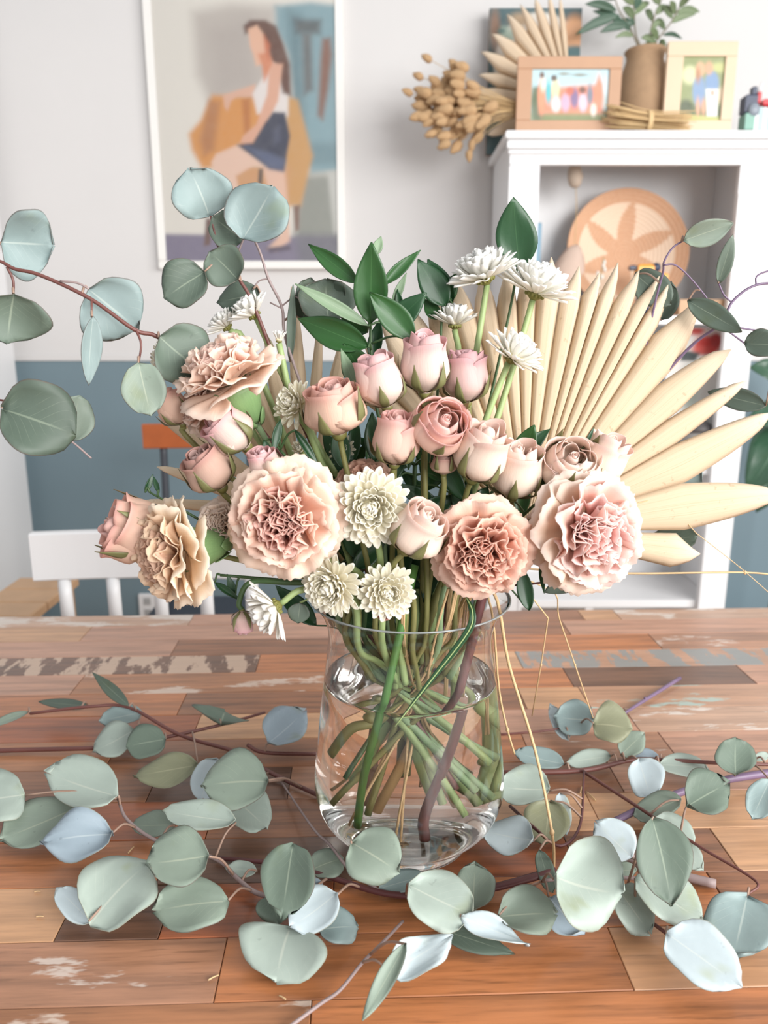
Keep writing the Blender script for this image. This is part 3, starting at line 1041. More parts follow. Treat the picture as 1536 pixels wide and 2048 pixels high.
# clay vase with greenery
a = at(1291, 104, 2.50)
vy = 2.50
s_ = pxs(2.5, 180)
rt = thing('clay_vase', (a.x, vy, BZ), 'brown clay vase holding green sprigs between two photo frames', 'vase')
pf = [(0.001, 258), (40, 258), (49, 235), (51, 205), (48, 175), (41, 140), (36, 122), (37, 110), (41, 104), (39, 101), (35, 104), (32, 116), (30, 135), (0.001, 140)]
prof = [(max(0.001, r * s_), max(BZ + 0.0004, at(1291, y, vy).z)) for r, y in pf]
M_CLAY = mat('brown_clay', (168, 138, 108), 0.85, 0.14, 50, bump=0.3)
part(rt, 'vase_body', lathe(prof, 36, cx=a.x, cy=vy), M_CLAY)
M_OLV = leaf_mat('olive_leaf', (118, 136, 100), (176, 184, 150), rough=0.5)
M_OLVD = leaf_mat('dark_olive_leaf', (70, 98, 80), (120, 140, 116), rough=0.45)


def lance(pts3, w, nu=8, nv=5, t=0.0006, cup=0.2, mids=0.45, up=None):
    """lance-shaped leaf along a 3-D midrib; w is the half width"""
    C = catmull(pts3, 6)
    n = len(C)
    P = np.zeros((nu, nv, 3))
    for i in range(nu):
        u = i / (nu - 1)
        f = u * (n - 1)
        j = min(int(f), n - 2)
        c = C[j].lerp(C[j + 1], f - j)
        d = (C[j + 1] - C[j]).normalized()
        nrm = (up or (CAM - c).normalized())
        sd = d.cross(nrm)
        sd = sd.normalized() if sd.length > 1e-6 else Vector((1, 0, 0))
        nn = sd.cross(d)
        e = math.log(0.5) / math.log(mids)
        ww = w * max(0.02, math.sin(math.pi * min(1, u ** e)) ** 0.8)
        for k_ in range(nv):
            v = -1 + 2 * k_ / (nv - 1)
            P[i, k_] = c + sd * (ww * v) + nn * (cup * ww * abs(v) ** 1.5)
    return sheet(P, t)


sprigs = [([(1283, 110), (1262, 60), (1238, 20), (1225, -20)], [(1250, 48, 1185, 22, 7, 1), (1240, 30, 1150, 70, 9, 1), (1234, 22, 1170, 8, 8, 1), (1256, 52, 1200, 65, 8, 1), (1262, 62, 1225, 40, 6, 1), (1268, 72, 1230, 75, 5, 0), (1230, 0, 1190, -12, 8, 1), (1246, 40, 1262, 55, 5, 1)]),
          ([(1300, 110), (1315, 80), (1345, 40), (1370, -10)], [(1312, 88, 1282, 75, 7, 0), (1316, 80, 1300, 58, 6, 0), (1310, 96, 1285, 95, 7, 0), (1318, 86, 1330, 100, 7, 0), (1340, 46, 1392, 28, 7, 0), (1352, 26, 1400, 24, 7, 0), (1330, 60, 1310, 40, 6, 0), (1345, 38, 1325, 12, 7, 0), (1358, 16, 1385, -8, 7, 0), (1350, 30, 1340, 2, 6, 0), (1325, 70, 1365, 78, 4, 1)]),
          ([(1290, 110), (1272, 70), (1268, 20), (1262, -20)], [(1270, 40, 1245, 15, 7, 0), (1269, 30, 1300, 5, 7, 0), (1268, 20, 1285, -5, 8, 1), (1270, 50, 1252, 50, 6, 1), (1268, 10, 1240, -8, 8, 0)]),
          ([(1296, 110), (1300, 70), (1310, 30), (1330, -15)], [(1302, 60, 1322, 45, 6, 0), (1306, 44, 1290, 20, 6, 0), (1310, 30, 1335, 15, 7, 0), (1320, 10, 1300, -8, 7, 0)])]
M_TWIG = mat('grey_brown_twig', (122, 112, 92), 0.7)
for si, (stem, lv) in enumerate(sprigs):
    yy = vy - 0.01 + si * 0.008
    sp_ = part(rt, 'sprig', tube([at(*q, yy) for q in stem], 0.0026, 0.0014, 6), M_TWIG)
    for (x0, y0, x1, y1, w, dk) in lv:
        A, B = at(x0, y0, yy), at(x1, y1, yy + rnd.uniform(-0.04, 0.04))
        m_ = (A + B) / 2 + Vector((0, 0, 0.008))
        part(rt, 'leaf', lance([A, m_, B], w * s_ * 1.0), M_OLVD if dk else M_OLV, parent=sp_)

# straw bundle, tied
a, b = at(1240, 226, 2.34), at(1388, 226, 2.34)
rt = thing('straw_bundle', (a.x, 2.34, BZ), 'tied bundle of golden straw lying before the clay vase', 'straw bundle')
zc = BZ + 0.037
tx = at(1298, 226, 2.34).x
for i in range(70):
    r = math.sqrt(rnd.random()) * 0.032
    th = rnd.uniform(0, 6.283)
    dy, dz = r * math.cos(th), r * math.sin(th)
    flare = rnd.uniform(1.0, 1.25)
    x0 = a.x + rnd.uniform(-0.05, 0.0)
    x1 = b.x - rnd.uniform(0, 0.03)
    P = [(x0, 2.34 + dy * 1.1, zc + 0.012 + dz * 1.15), (tx, 2.34 + dy * 0.85, zc + dz * 0.85), (x1, 2.34 + dy * flare, max(BZ + 0.003, zc - 0.006 + dz * flare))]
    part(rt, 'straw', tube(P, 0.0016, 0.0011, 4, 3), M_STRAW)
part(rt, 'tie', lathe([(0.024, tx - 0.006), (0.0262, tx - 0.004), (0.0262, tx + 0.004), (0.024, tx + 0.006)], 24) if False else
     ([(tx + s * 0.006, 2.34 + 0.0285 * math.cos(q), zc + 0.0285 * math.sin(q)) for q in np.linspace(0, 2 * math.pi, 24, endpoint=False) for s in (-1, 1)],
      [(2 * i, 2 * i + 1, (2 * i + 3) % 48, (2 * i + 2) % 48) for i in range(24)]), M_STRAW)

# dark toy blocks at the right end
a = at(1492, 205, 2.42)
rt = thing('toy_ship', (a.x, 2.42, BZ), 'dark navy and red toy beside the pale photo frame', 'toy')
s2 = pxs(2.42, 210)


def zpx(y, Y=2.42):
    return max(BZ + 0.0004, at(1500, y, Y).z)


def xpx(x, Y=2.42, y=210):
    return at(x, y, Y).x


part(rt, 'hull', box(xpx(1488), xpx(1512), 2.41, 2.45, zpx(228), zpx(190), 0.004), M_NAVY, False)
part(rt, 'mast', box(xpx(1503), xpx(1512), 2.42, 2.44, zpx(189.5), zpx(172), 0.002), M_NAVY, False)
part(rt, 'red_block', box(xpx(1513), xpx(1520), 2.415, 2.44, zpx(206), zpx(184), 0.002), mat('red_plastic', (206, 52, 60), 0.4), False)
part(rt, 'red_roof', box(xpx(1525), xpx(1560), 2.415, 2.45, zpx(212), zpx(198), 0.004), mat('red_plastic', (206, 52, 60), 0.4), False)
part(rt, 'white_spar', tube([(xpx(1518), 2.43, zpx(184)), (xpx(1523), 2.43, zpx(162))], 0.004, 0.003, 6), M_WHITE)
part(rt, 'base_block', box(xpx(1489), xpx(1508), 2.405, 2.45, zpx(262), zpx(228.4), 0.002), mat('sea_green_plastic', (122, 168, 152), 0.4), False)
part(rt, 'grey_dome', ellipsoid((xpx(1505), 2.408, zpx(222)), 0.018, 0.01, 0.018, 14, 9), mat('grey_plastic', (136, 144, 154), 0.4))
M_AQ = mat('aqua_plastic', (176, 208, 208), 0.4)
for i, (u0, u1, m_) in enumerate(((1510, 1518, M_WHITE), (1519, 1526, M_AQ), (1527, 1535, M_WHITE), (1536, 1546, M_AQ))):
    part(rt, 'pillar', box(xpx(u0), xpx(u1), 2.415, 2.45, zpx(262), zpx(213 + i), 0.002), m_, False)

# ================================================================== PALM FANS
M_PALM = petal_mat('dried_palm', (204, 179, 148), (214, 192, 163), (223, 205, 181), 0.65, 0.16, 0.4, 0.08)
M_PALMS = mat('palm_stalk', (196, 160, 110), 0.6)


def palm(root, hub, tips, p0, n, depth=0.006, split=0.66, t=0.0007, edge=None, bend=0.0, m=None):
    """tips: list of (px, py[, split[, half angle]]) in order round the hub; each blade is one folded pleat"""
    H = on_plane(*hub, p0, n)
    e1 = Vector((1, 0, 0))
    e1 = (e1 - n * e1.dot(n)).normalized()
    e2 = n.cross(e1)
    if e2.z < 0:
        e2 = -e2
    pol = []
    for tp in tips:
        P = on_plane(tp[0], tp[1], p0, n) - H
        an = math.atan2(P.dot(e2), P.dot(e1))
        pol.append((an + 2 * math.pi if an < -1.6 else an, P.length, tp[2] if len(tp) > 2 else split, tp[3] if len(tp) > 3 else None))
    for i, (a, r, sp_, ha) in enumerate(pol):
        la = (pol[i - 1][0] + a) / 2 if i > 0 else a + abs(a - pol[i + 1][0]) / 2
        ra = (pol[i + 1][0] + a) / 2 if i < len(pol) - 1 else a - abs(pol[i - 1][0] - a) / 2
        if ha:
            la, ra = min(la, a + ha) if la > a else a + ha, max(ra, a - ha) if ra < a else a - ha
        nu, nv = 21, 9
        P = np.zeros((nu, nv, 3))
        wob = rnd.uniform(-1, 1)
        for iu in range(nu):
            u = iu / (nu - 1)
            rr_ = r * (0.05 + 0.95 * u)
            if u < sp_:
                k_ = 1.0
            else:
                q = (u - sp_) / (1 - sp_)
                k_ = max(0.012, (1 - q) ** 0.55 * (1 + 0.25 * q))
            # arc width stays as at the split once the blades are free
            ws = sp_ / u if u > sp_ else 1.0
            for iv in range(nv):
                v = -1 + 2 * iv / (nv - 1)
                hw = (la - a) if v < 0 else (a - ra)
                if u > sp_ and sp_ > 0.73:      # sail-shaped free tip: one straight side, one slanting side
                    k_ = max(0.012, (1 - q) ** (1.15 if v < 0 else 0.55))
                ang = a - v * abs(hw) * k_ * (ws if u > sp_ else 1.0)
                fold = depth * (0.35 + u) * (1.1 * abs(v) - 0.5 + 0.55 * (0.5 - abs(abs(v) - 0.5)) * -2) * 2 * (k_ ** 0.7)
                curl = bend * r * u * u + 0.012 * wob * max(0, u - 0.5) ** 2 * 4 * r
                p = H + e1 * (rr_ * math.cos(ang)) + e2 * (rr_ * math.sin(ang)) - n * (fold - curl)
                P[iu, iv] = p
        part(root, 'blade', sheet(P, t), m or M_PALM)
    return H


VX, VY = 0.0228, 0.626      # vase axis
hub = (1050, 1062)
pn = Vector((0.10, -1.0, 0.12)).normalized()
hp = at(*hub, 0.685)
rt_fan = thing('palm_fan', (VX + 0.03, VY + 0.01, TZ + 0.02), 'big dried palm fan spreading behind the blush carnation', 'palm leaf')
palm(rt_fan, hub, [(700, 745, .87), (730, 695, .87), (761, 645, .86), (805, 605, .86), (853, 573, .86), (905, 556, .87), (962, 545, .87), (1012, 535, .87), (1056, 522, .87), (1101, 516, .87), (1160, 532, .87), (1200, 545, .9), (1236, 525, .87), (1277, 541, .87), (1320, 552, .87), (1338, 566, .84),
                   (1394, 598, .80), (1458, 700, .70), (1492, 762, .64), (1545, 826, .60), (1562, 990, .60), (1400, 1108, .85, .11)], hp, pn, 0.0026)
part(rt_fan, 'stalk', tube([at(*hub, 0.686), (VX + 0.045, VY + 0.02, TZ + 0.21), (VX - 0.02, VY + 0.01, TZ + 0.03)], 0.004, 0.0035, 7), M_PALMS)
hub2 = (612, 1030)
pn2 = Vector((-0.1, -1.0, 0.10)).normalized()
hp2 = at(*hub2, 0.675)
rt_f2 = thing('palm_fan', (VX - 0.03, VY + 0.01, TZ + 0.02), 'smaller dried palm fan half hidden behind the left-hand flowers', 'palm leaf')
palm(rt_f2, hub2, [(285, 1002, .5, .07), (313, 934, .5, .1), (316, 832, .5, .10), (430, 770, .6), (480, 715, .6), (532, 668, .6), (584, 574, .6, .055), (640, 640, .6, .05), (697, 636, .6, .06)], hp2, pn2, 0.0026)
part(rt_f2, 'stalk', tube([at(*hub2, 0.676), (VX - 0.035, VY + 0.02, TZ + 0.21), (VX + 0.03, VY + 0.02, TZ + 0.03)], 0.004, 0.0035, 7), M_PALMS)
# dried palm on the bookcase
hub3 = (1140, 200)
hp3 = at(*hub3, 2.44)
rt_f3 = thing('palm_fan', (hp3.x, 2.44, BZ), 'dried palm leaf standing on the bookcase behind the tan frame', 'palm leaf')
palm(rt_f3, hub3, [(975, 269, .72), (955, 236, .74), (946, 182, .74), (957, 150, .76), (962, 104, .76), (984, 68, .76), (1014, 28, .76), (1040, 8, .74), (1070, -4, .7), (1098, -10, .66), (1120, -6, .6)],
     hp3, Vector((-0.25, -1, 0.0)).normalized(), 0.006, t=0.0012, m=petal_mat('pale_dried_palm', (216, 190, 158), (228, 206, 178), (236, 220, 198), 0.65, 0.2, 0.4, 0.08))
part(rt_f3, 'stalk', tube([hp3, (hp3.x + 0.03, 2.44, BZ + 0.03), (hp3.x + 0.09, 2.44, BZ + 0.006)], 0.006, 0.006, 7), M_PALMS)

# bunny tail bunch hanging over the bookcase edge
BNY = 2.40
hb = at(1010, 205, BNY)
rt_b = thing('bunny_tail_bunch', (hb.x, BNY, BZ), 'bunch of brown bunny tail grass hanging over the bookcase edge', 'dried grass')
bm = [bunny_mesh(20 + i, M_BUNNY) for i in range(4)]
heads = []
tries = 0
while len(heads) < 104 and tries < 4000:
    tries += 1
    x, y = rnd.gauss(906, 36), rnd.gauss(212, 42)
    if ((x - 906) / 78) ** 2 + ((y - 212) / 86) ** 2 > 1:
        continue
    Y = BNY + rnd.uniform(-0.06, 0.06)
    heads.append((x, y, Y))
heads += [(853, 116, BNY), (836, 152, BNY), (815, 184, BNY), (838, 180, BNY), (943, 292, BNY - 0.03), (938, 312, BNY - 0.03)]
for i, (x, y, Y) in enumerate(heads):
    P = at(x, y, Y)
    base = Vector((hb.x + 0.02, BNY, hb.z - 0.01))
    d = (P - base).normalized()
    if i >= len(heads) - 2:
        d = Vector((-0.1, 0, -1))
    d = (d + Vector((rnd.uniform(-.3, .3), rnd.uniform(-.3, .3), rnd.uniform(-.35, .25)))).normalized()
    sz = rnd.uniform(0.038, 0.052) if i < 104 else 0.034
    M = Matrix.Translation(P - d * sz * 0.5 - Vector(rt_b.location)) @ d.to_track_quat('Z', 'Y').to_matrix().to_4x4() @ Matrix.Scale(sz, 4)
    link('seed_head', bm[i % 4], rt_b, M)
    if i % 2 == 0 or i >= 104:
        part(rt_b, 'stem', tube([P - d * sz * 0.4, base.lerp(P, 0.45) + Vector((0, 0, 0.004)), base + Vector((0.06, rnd.uniform(-.01, .01), -0.01 + rnd.uniform(-.006, .006)))], 0.001, 0.001, 4, 3), M_STRAW)

# rubber plant beyond the bookcase
PLX, PLY = at(1560, 900, 2.42).x + 0.03, 2.42
rt = thing('potted_plant', (PLX, PLY, 0), 'large dark green houseplant partly seen past the bookcase', 'plant')
part(rt, 'pot', lathe([(0.001, 0.0), (0.09, 0.0), (0.115, 0.24), (0.12, 0.25), (0.108, 0.25), (0.1, 0.22), (0.001, 0.22)], 28, cx=PLX, cy=PLY), M_WHITE)
part(rt, 'trunk', tube([(PLX, PLY, 0.2), (PLX + 0.01, PLY, 0.6), (PLX, PLY, 1.1)], 0.011, 0.007, 7), M_TWIG)
M_RUB = leaf_mat('rubber_leaf', (58, 92, 70), (120, 150, 126), rough=0.25, parallel=False, coat=0.4)
for (x0, y0, x1, y1, w) in ((1560, 880, 1492, 985, 46), (1565, 830, 1490, 850, 34), (1560, 765, 1498, 735, 30), (1575, 800, 1590, 720, 36), (1560, 930, 1512, 1025, 34)):
    A, B = at(x0, y0, PLY - 0.03), at(x1, y1, PLY - 0.06)
    part(rt, 'leaf', lance([(PLX, PLY, A.z + 0.02), A, (A + B) / 2 + Vector((0, -0.02, 0.015)), B], w * pxs(PLY, 850), 10, 7, 0.0012, up=Vector((-0.3, -0.8, 0.55)).normalized()), M_RUB)

# ================================================================== VASE AND WATER
M_GLASS = glass_mat('clear_glass', (1.0, 1.0, 1.0), 1.36)
M_WATER = glass_mat('vase_water', (1.0, 1.0, 0.99), 1.33)
outer = [(0.0, 0.0), (0.050, 0.0), (0.056, 0.001), (0.0585, 0.006), (0.0600, 0.011), (0.068, 0.017), (0.0775, 0.027), (0.0835, 0.040), (0.0858, 0.056), (0.0848, 0.075), (0.0825, 0.095), (0.0795, 0.125),
         (0.0762, 0.152), (0.0730, 0.178), (0.0712, 0.194), (0.0722, 0.207), (0.0765, 0.219), (0.0830, 0.2285), (0.0856, 0.2311)]
inner = [(0.0847, 0.2320), (0.0820, 0.2296), (0.0753, 0.2196), (0.0710, 0.2075), (0.0700, 0.194), (0.0718, 0.178), (0.0750, 0.152), (0.0783, 0.125), (0.0812, 0.095), (0.0835, 0.075), (0.0844, 0.056),
         (0.0818, 0.041), (0.0750, 0.030), (0.064, 0.0225), (0.050, 0.0185), (0.025, 0.0165), (0.0, 0.016)]


def smooth_prof(pr, sub=3):
    out = [(max(0.0, p.x), p.y) for p in catmull([(r, z, 0) for r, z in pr], sub)]
    return out


def revolve(prof, seg):
    """closed surface; profile starts and ends on the axis"""
    vs, fs = [(VX, VY, TZ + prof[0][1])], []
    mid = prof[1:-1]
    for r, z in mid:
        for k_ in range(seg):
            a = 2 * math.pi * k_ / seg
            vs.append((VX + r * math.cos(a), VY + r * math.sin(a), TZ + z))
    vs.append((VX, VY, TZ + prof[-1][1]))
    for k_ in range(seg):
        fs.append((0, 1 + (k_ + 1) % seg, 1 + k_))
        for i in range(len(mid) - 1):
            a, b = 1 + i * seg + k_, 1 + i * seg + (k_ + 1) % seg
            fs.append((a, b, b + seg, a + seg))
        o = 1 + (len(mid) - 1) * seg
        fs.append((o + k_, o + (k_ + 1) % seg, len(vs) - 1))
    return vs, fs


rim_c, rim_r = (0.08515, 0.23155), 0.00064
rim = [(rim_c[0] + rim_r * math.cos(a_), rim_c[1] + rim_r * math.sin(a_)) for a_ in np.linspace(R(-25), R(115), 9)]
vz = thing('glass_vase', (VX, VY, TZ), 'clear flared glass vase holding the bouquet on the table', 'vase')
part(vz, 'vase_body', revolve(smooth_prof(outer) + rim + smooth_prof(inner), 128), M_GLASS)
k = NT('pale_rim_glint')  # added ring over the rim; its pale colour stands in for reflected light
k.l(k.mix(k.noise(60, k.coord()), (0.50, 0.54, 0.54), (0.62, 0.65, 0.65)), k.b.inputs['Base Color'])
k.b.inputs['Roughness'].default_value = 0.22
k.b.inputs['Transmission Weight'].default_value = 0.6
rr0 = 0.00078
part(vz, 'rim', lathe([(rim_c[0] + rr0 * math.cos(a_), TZ + rim_c[1] + rr0 * math.sin(a_)) for a_ in np.linspace(0, 2 * math.pi, 10, endpoint=False)], 128, True, VX, VY), k.m, label='added pale ring standing in for the bright reflection on the glass rim')
WL = 0.158
wat = [(0.0, 0.0163), (0.025, 0.0168), (0.0502, 0.0188), (0.0642, 0.0228), (0.0752, 0.0303), (0.0820, 0.0412), (0.0846, 0.056), (0.0837, 0.075), (0.0814, 0.095), (0.0785, 0.125), (0.0746, WL - 0.0022)]
wat = [(r + 0.0003 if r > 0.001 else r, z - 0.0005) for r, z in wat]
wtop = [(0.0748, WL + 0.0004), (0.0730, WL - 0.0006), (0.069, WL - 0.001), (0.04, WL - 0.001), (0.0, WL - 0.001)]
solo('vase_water', revolve(smooth_prof(wat) + wtop, 96), M_WATER, 'clear water filling two thirds of the glass vase', 'water', smooth=True, kind='thing')

# ================================================================== FLOWER STEMS
M_STEM = mat('green_stem', (152, 172, 116), 0.5, 0.2, 40, rv=0.1)
M_STEMD = mat('deep_green_stem', (72, 100, 62), 0.5, 0.2, 40)
M_STEMB = mat('blue_green_stem', (142, 168, 126), 0.5, 0.15, 40)
M_STEMR = mat('burgundy_stem', (92, 52, 52), 0.45, 0.2, 40)
M_STEMROSE = mat('rose_stem', (128, 126, 76), 0.5, 0.25, 40)
BOT = []


def stem_path(head, d, lead=0.03, bottom=None, neck=None):
    """head -> over the rim -> through the neck -> to a spot on the vase floor"""
    dx = head.x - VX
    dy = head.y - VY
    nx = VX + max(-0.056, min(0.056, dx * 0.45)) + rnd.uniform(-.006, .006)
    ny = VY + max(-0.042, min(0.048, dy * 0.6)) + rnd.uniform(-.008, .008)
    if neck:
        nx, ny = neck
    rr_ = math.hypot(nx - VX, ny - VY)
    if rr_ > 0.058:
        nx, ny = VX + (nx - VX) * 0.058 / rr_, VY + (ny - VY) * 0.058 / rr_
    if bottom is None and rnd.random() < 0.62:
        bottom = Vector((VX + (nx - VX) * 0.55 + rnd.uniform(-.012, .012), VY + (ny - VY) * 0.5 + rnd.uniform(-.012, .012), TZ + rnd.uniform(.150, .175)))
    if bottom is None:
        for _ in range(30):
            bx = VX - (nx - VX) * rnd.uniform(0.8, 1.6) + rnd.uniform(-.022, .022)
            by = VY - (ny - VY) * rnd.uniform(0.3, 0.9) + rnd.uniform(-.03, .03)
            q = math.hypot(bx - VX, by - VY)
            if q > 0.058:
                bx, by = VX + (bx - VX) * 0.058 / q, VY + (by - VY) * 0.058 / q
            if all(math.hypot(bx - p[0], by - p[1]) > 0.009 for p in BOT):
                break
        BOT.append((bx, by))
        bottom = Vector((bx, by, TZ + 0.0255 + (0.012 if math.hypot(bx - VX, by - VY) > 0.05 else 0) + rnd.uniform(0, .045)))
    N = Vector((nx, ny, TZ + 0.20))
    pts = [head, head - d * lead]
    r_in = Vector((VX + (nx - VX) * 1.12, VY + (ny - VY) * 1.12, TZ + 0.243))
    if abs(dx) > 0.1 and head.z < TZ + 0.36:
        pts = [head, head - d * lead * 0.7]
        r_in.z = TZ + 0.246
    pts += [r_in, N, N.lerp(bottom, 0.5), bottom]
    return pts


def head_matrix(root, origin, d, spin=0.0, scale=1.0):
    return Matrix.Translation(origin - Vector(root.location)) @ d.to_track_quat('Z', 'Y').to_matrix().to_4x4() @ Matrix.Rotation(spin, 4, 'Z') @ Matrix.Scale(scale, 4)


def dirv(t):
    """(right, up, towards the camera)"""
    return Vector((t[0], -t[2], t[1])).normalized()


# ------------------------------------------------------------------ carnations
PET = {}


def carn_petal(kind, seed, m):
    key = ('c', kind, seed, m.name)
    if key in PET:
        return PET[key]
    rr_ = random.Random(seed * 31 + kind * 7)
    nu, nv = 9, 25
    spread = (0.80, 0.78, 0.74, 0.74, 0.75)[kind]
    ruf = (0.045, 0.075, 0.10, 0.12, 0.13)[kind]
    fq = (5.0, 6.0, 6.5, 7.0, 7.0)[kind] * rr_.uniform(0.85, 1.15)
    ph, ph2 = rr_.uniform(0, 6.28), rr_.uniform(0, 6.28)
    cup = (-0.02, 0.04, 0.10, 0.16, 0.20)[kind]
    P = np.zeros((nu, nv, 3))
    for i in range(nu):
        u = i / (nu - 1)
        for j in range(nv):
            v = -1 + 2 * j / (nv - 1)
            ang = v * spread * (0.35 + 0.65 * min(1, u * 1.3))
            tooth = (0.014 if (j % 2) else -0.014) + rr_.uniform(-.012, .012) + 0.02 * math.sin(v * 9 + ph)
            r = u * (1 - 0.10 * v * v) + (tooth if i == nu - 1 else 0)
            z = ruf * u ** 2.2 * (math.sin(v * fq + ph) + 0.5 * math.sin(v * fq * 1.9 + ph2)) + (cup * math.sin(u * 3.0) if kind < 2 else cup * u * u) - (0.10 if kind == 0 else 0.04) * max(0, u - 0.7) ** 2 * 8
            x = r * math.sin(ang) * (1 - 0.15 * (kind > 2))
            P[i, j] = (x, r * math.cos(ang), z)
    vs, fs, uv = sheet(P, 0.012)
    PET[key] = Geo().add(vs, fs, uv).mesh('petal', m)
    return PET[key]


def carnation(px, py, Rp, Y, dr, mats, label, calyx=True, stem_mat=None, dens=1.0, group='carnations in the bouquet'):
    d = dirv(dr)
    C = at(px, py, Y)
    Rw = Rp * pxs(Y, py)
    org = C - d * Rw * 0.30
    sp_ = stem_path(org - d * Rw * 0.75, d)
    rt = thing('carnation', sp_[-1], label, 'carnation', group)
    H = head_matrix(rt, org, d, rnd.uniform(0, 6.28), Rw)
    m_out, m_mid, m_in = mats
    layers = [(6, 1.0, 6, 0, m_out, 0.02), (6, 0.97, 20, 1, m_out, 0.05), (7, 0.88, 36, 2, m_mid, 0.08), (7, 0.80, 50, 3, m_mid, 0.14), (8, 0.72, 60, 3, m_in, 0.22), (8, 0.66, 70, 4, m_in, 0.20), (6, 0.60, 82, 4, m_in, 0.10)]
    for li, (n, L, el, kind, m, off) in enumerate(layers):
        n = max(4, int(n * dens))
        for i in range(n):
            az = 2 * math.pi * (i + 0.5 * (li % 2)) / n + rnd.uniform(-.18, .18)
            e = R(el + rnd.uniform(-12, 12) * (0.4 if kind == 0 else 1))
            me = carn_petal(kind, rnd.randint(0, 3), m)
            s = L * rnd.uniform(0.93, 1.06)
            M = Matrix.Rotation(az, 4, 'Z') @ Matrix.Translation((0, off * 0.6, 0.02 * li)) @ Matrix.Rotation(e, 4, 'X') @ Matrix.Rotation(rnd.uniform(-.25, .25) * (1 if kind < 3 else 2.5), 4, 'Y') @ Matrix.Scale(s, 4)
            link('petal', me, rt, H @ M)
    # green tubular calyx with teeth
    if calyx:
        MC = leaf_mat('carnation_calyx', (134, 168, 112), (184, 206, 160), rough=0.4, parallel=True)
        g = Geo()
        nu, nv = 9, 21
        P = np.zeros((nu, nv, 3))
        for i in range(nu):
            u = i / (nu - 1)
            for j in range(nv):
                a = 2 * math.pi * j / (nv - 1)
                tooth = 0.07 * (abs(((a / (2 * math.pi) * 5) % 1) - 0.5) * 2) if i == nu - 1 else 0
                r = 0.13 + 0.25 * min(1, u * 1.5) ** 0.7 + 0.04 * max(0, u - 0.7)
                P[i, j] = (r * math.cos(a), r * math.sin(a), -0.80 + 0.78 * u + tooth)
        vs, fs, uv = sheet(P, 0.02)
        cal = link('calyx', Geo().add(vs, fs, uv).mesh('calyx', MC), rt, H)
        for q in range(4):
            P = np.zeros((5, 5, 3))
            for i in range(5):
                u = i / 4
                for j in range(5):
                    v = -1 + j / 2
                    a = q * math.pi / 2 + v * 0.62 * max(0.03, (1 - u ** 2))
                    r = 0.16 + 0.14 * u ** 0.7
                    P[i, j] = (r * math.cos(a) * 1.06, r * math.sin(a) * 1.06, -0.86 + 0.30 * u)
            link('bract', Geo().add(*sheet(P, 0.02)).mesh('bract', MC), cal, Matrix.Identity(4))
    part(rt, 'stem', tube(sp_, 0.0027, 0.0030, 8), stem_mat or M_STEMB)
    return rt


cm = lambda n, b, m, t, **k_: petal_mat('carnation_' + n, b, m, t, 0.65, 0.30, 0.12, **k_)
PEACH = (cm('peach_outer', (232, 193, 163), (244, 218, 198), (251, 232, 218)), cm('peach_mid', (229, 185, 159), (243, 208, 187), (251, 230, 216)), cm('peach_in', (223, 169, 148), (238, 196, 177), (249, 224, 212)))
APR = (cm('apricot_outer', (230, 187, 157), (244, 215, 193), (249, 229, 213)), cm('apricot_mid', (223, 173, 148), (238, 198, 176), (247, 221, 205)), cm('apricot_in', (215, 155, 140), (232, 179, 163), (243, 208, 196)))
TAN = (cm('tan_outer', (232, 193, 146), (241, 216, 184), (252, 240, 223)), cm('tan_mid', (216, 173, 134), (230, 196, 163), (243, 218, 191)), cm('tan_in', (202, 154, 127), (221, 182, 155), (232, 198, 174)))
SALM = (cm('salmon_outer', (227, 173, 146), (240, 198, 174), (247, 219, 204)), cm('salmon_mid', (219, 163, 138), (237, 188, 166), (244, 208, 190)), cm('salmon_in', (216, 155, 135), (235, 184, 163), (243, 204, 187)))
BLUSH = (cm('blush_rim', (240, 206, 166), (246, 220, 194), (252, 236, 226)), cm('blush_ruffle', (246, 196, 172), (252, 216, 202), (253, 232, 226)), cm('blush_heart', (248, 190, 176), (253, 212, 204), (254, 230, 226)))
RUST = (cm('rust_outer', (193, 143, 121), (216, 173, 151), (224, 187, 166)), cm('rust_mid', (193, 140, 118), (216, 169, 148), (224, 184, 163)), cm('rust_in', (188, 135, 116), (212, 165, 143), (221, 179, 159)))
PALE = (cm('pale_outer', (232, 205, 180), (241, 221, 204), (247, 232, 221)),) * 3

carnation(448, 742, 112, 0.605, (-0.42, 0.88, 0.30), PEACH, 'peach carnation tilted upward over a bright green calyx')
carnation(338, 1105, 112, 0.555, (-0.80, 0.02, 0.62), TAN, 'tan carnation facing sideways, lowest on the bouquet edge by the chair rail')
carnation(568, 1040, 124, 0.545, (-0.08, 0.06, 1.0), APR, 'large apricot carnation with open flat outer petals facing the front')
carnation(966, 1105, 108, 0.552, (0.03, -0.04, 1.0), SALM, 'salmon carnation facing front just above the vase rim')
carnation(1182, 1066, 132, 0.562, (0.34, 0.06, 0.92), BLUSH, 'big blush pink carnation before the large palm fan')
carnation(722, 970, 68, 0.605, (-0.25, 0.62, 0.62), RUST, 'rusty carnation mostly hidden behind the cream chrysanthemum', False)
carnation(440, 1045, 56, 0.59, (-0.3, 0.35, 0.85), PALE, 'small pale carnation squeezed between tan and apricot carnations', False)
carnation(398, 812, 60, 0.625, (-0.7, 0.3, 0.6), PEACH, 'half hidden peach carnation under the tilted peach carnation', False)


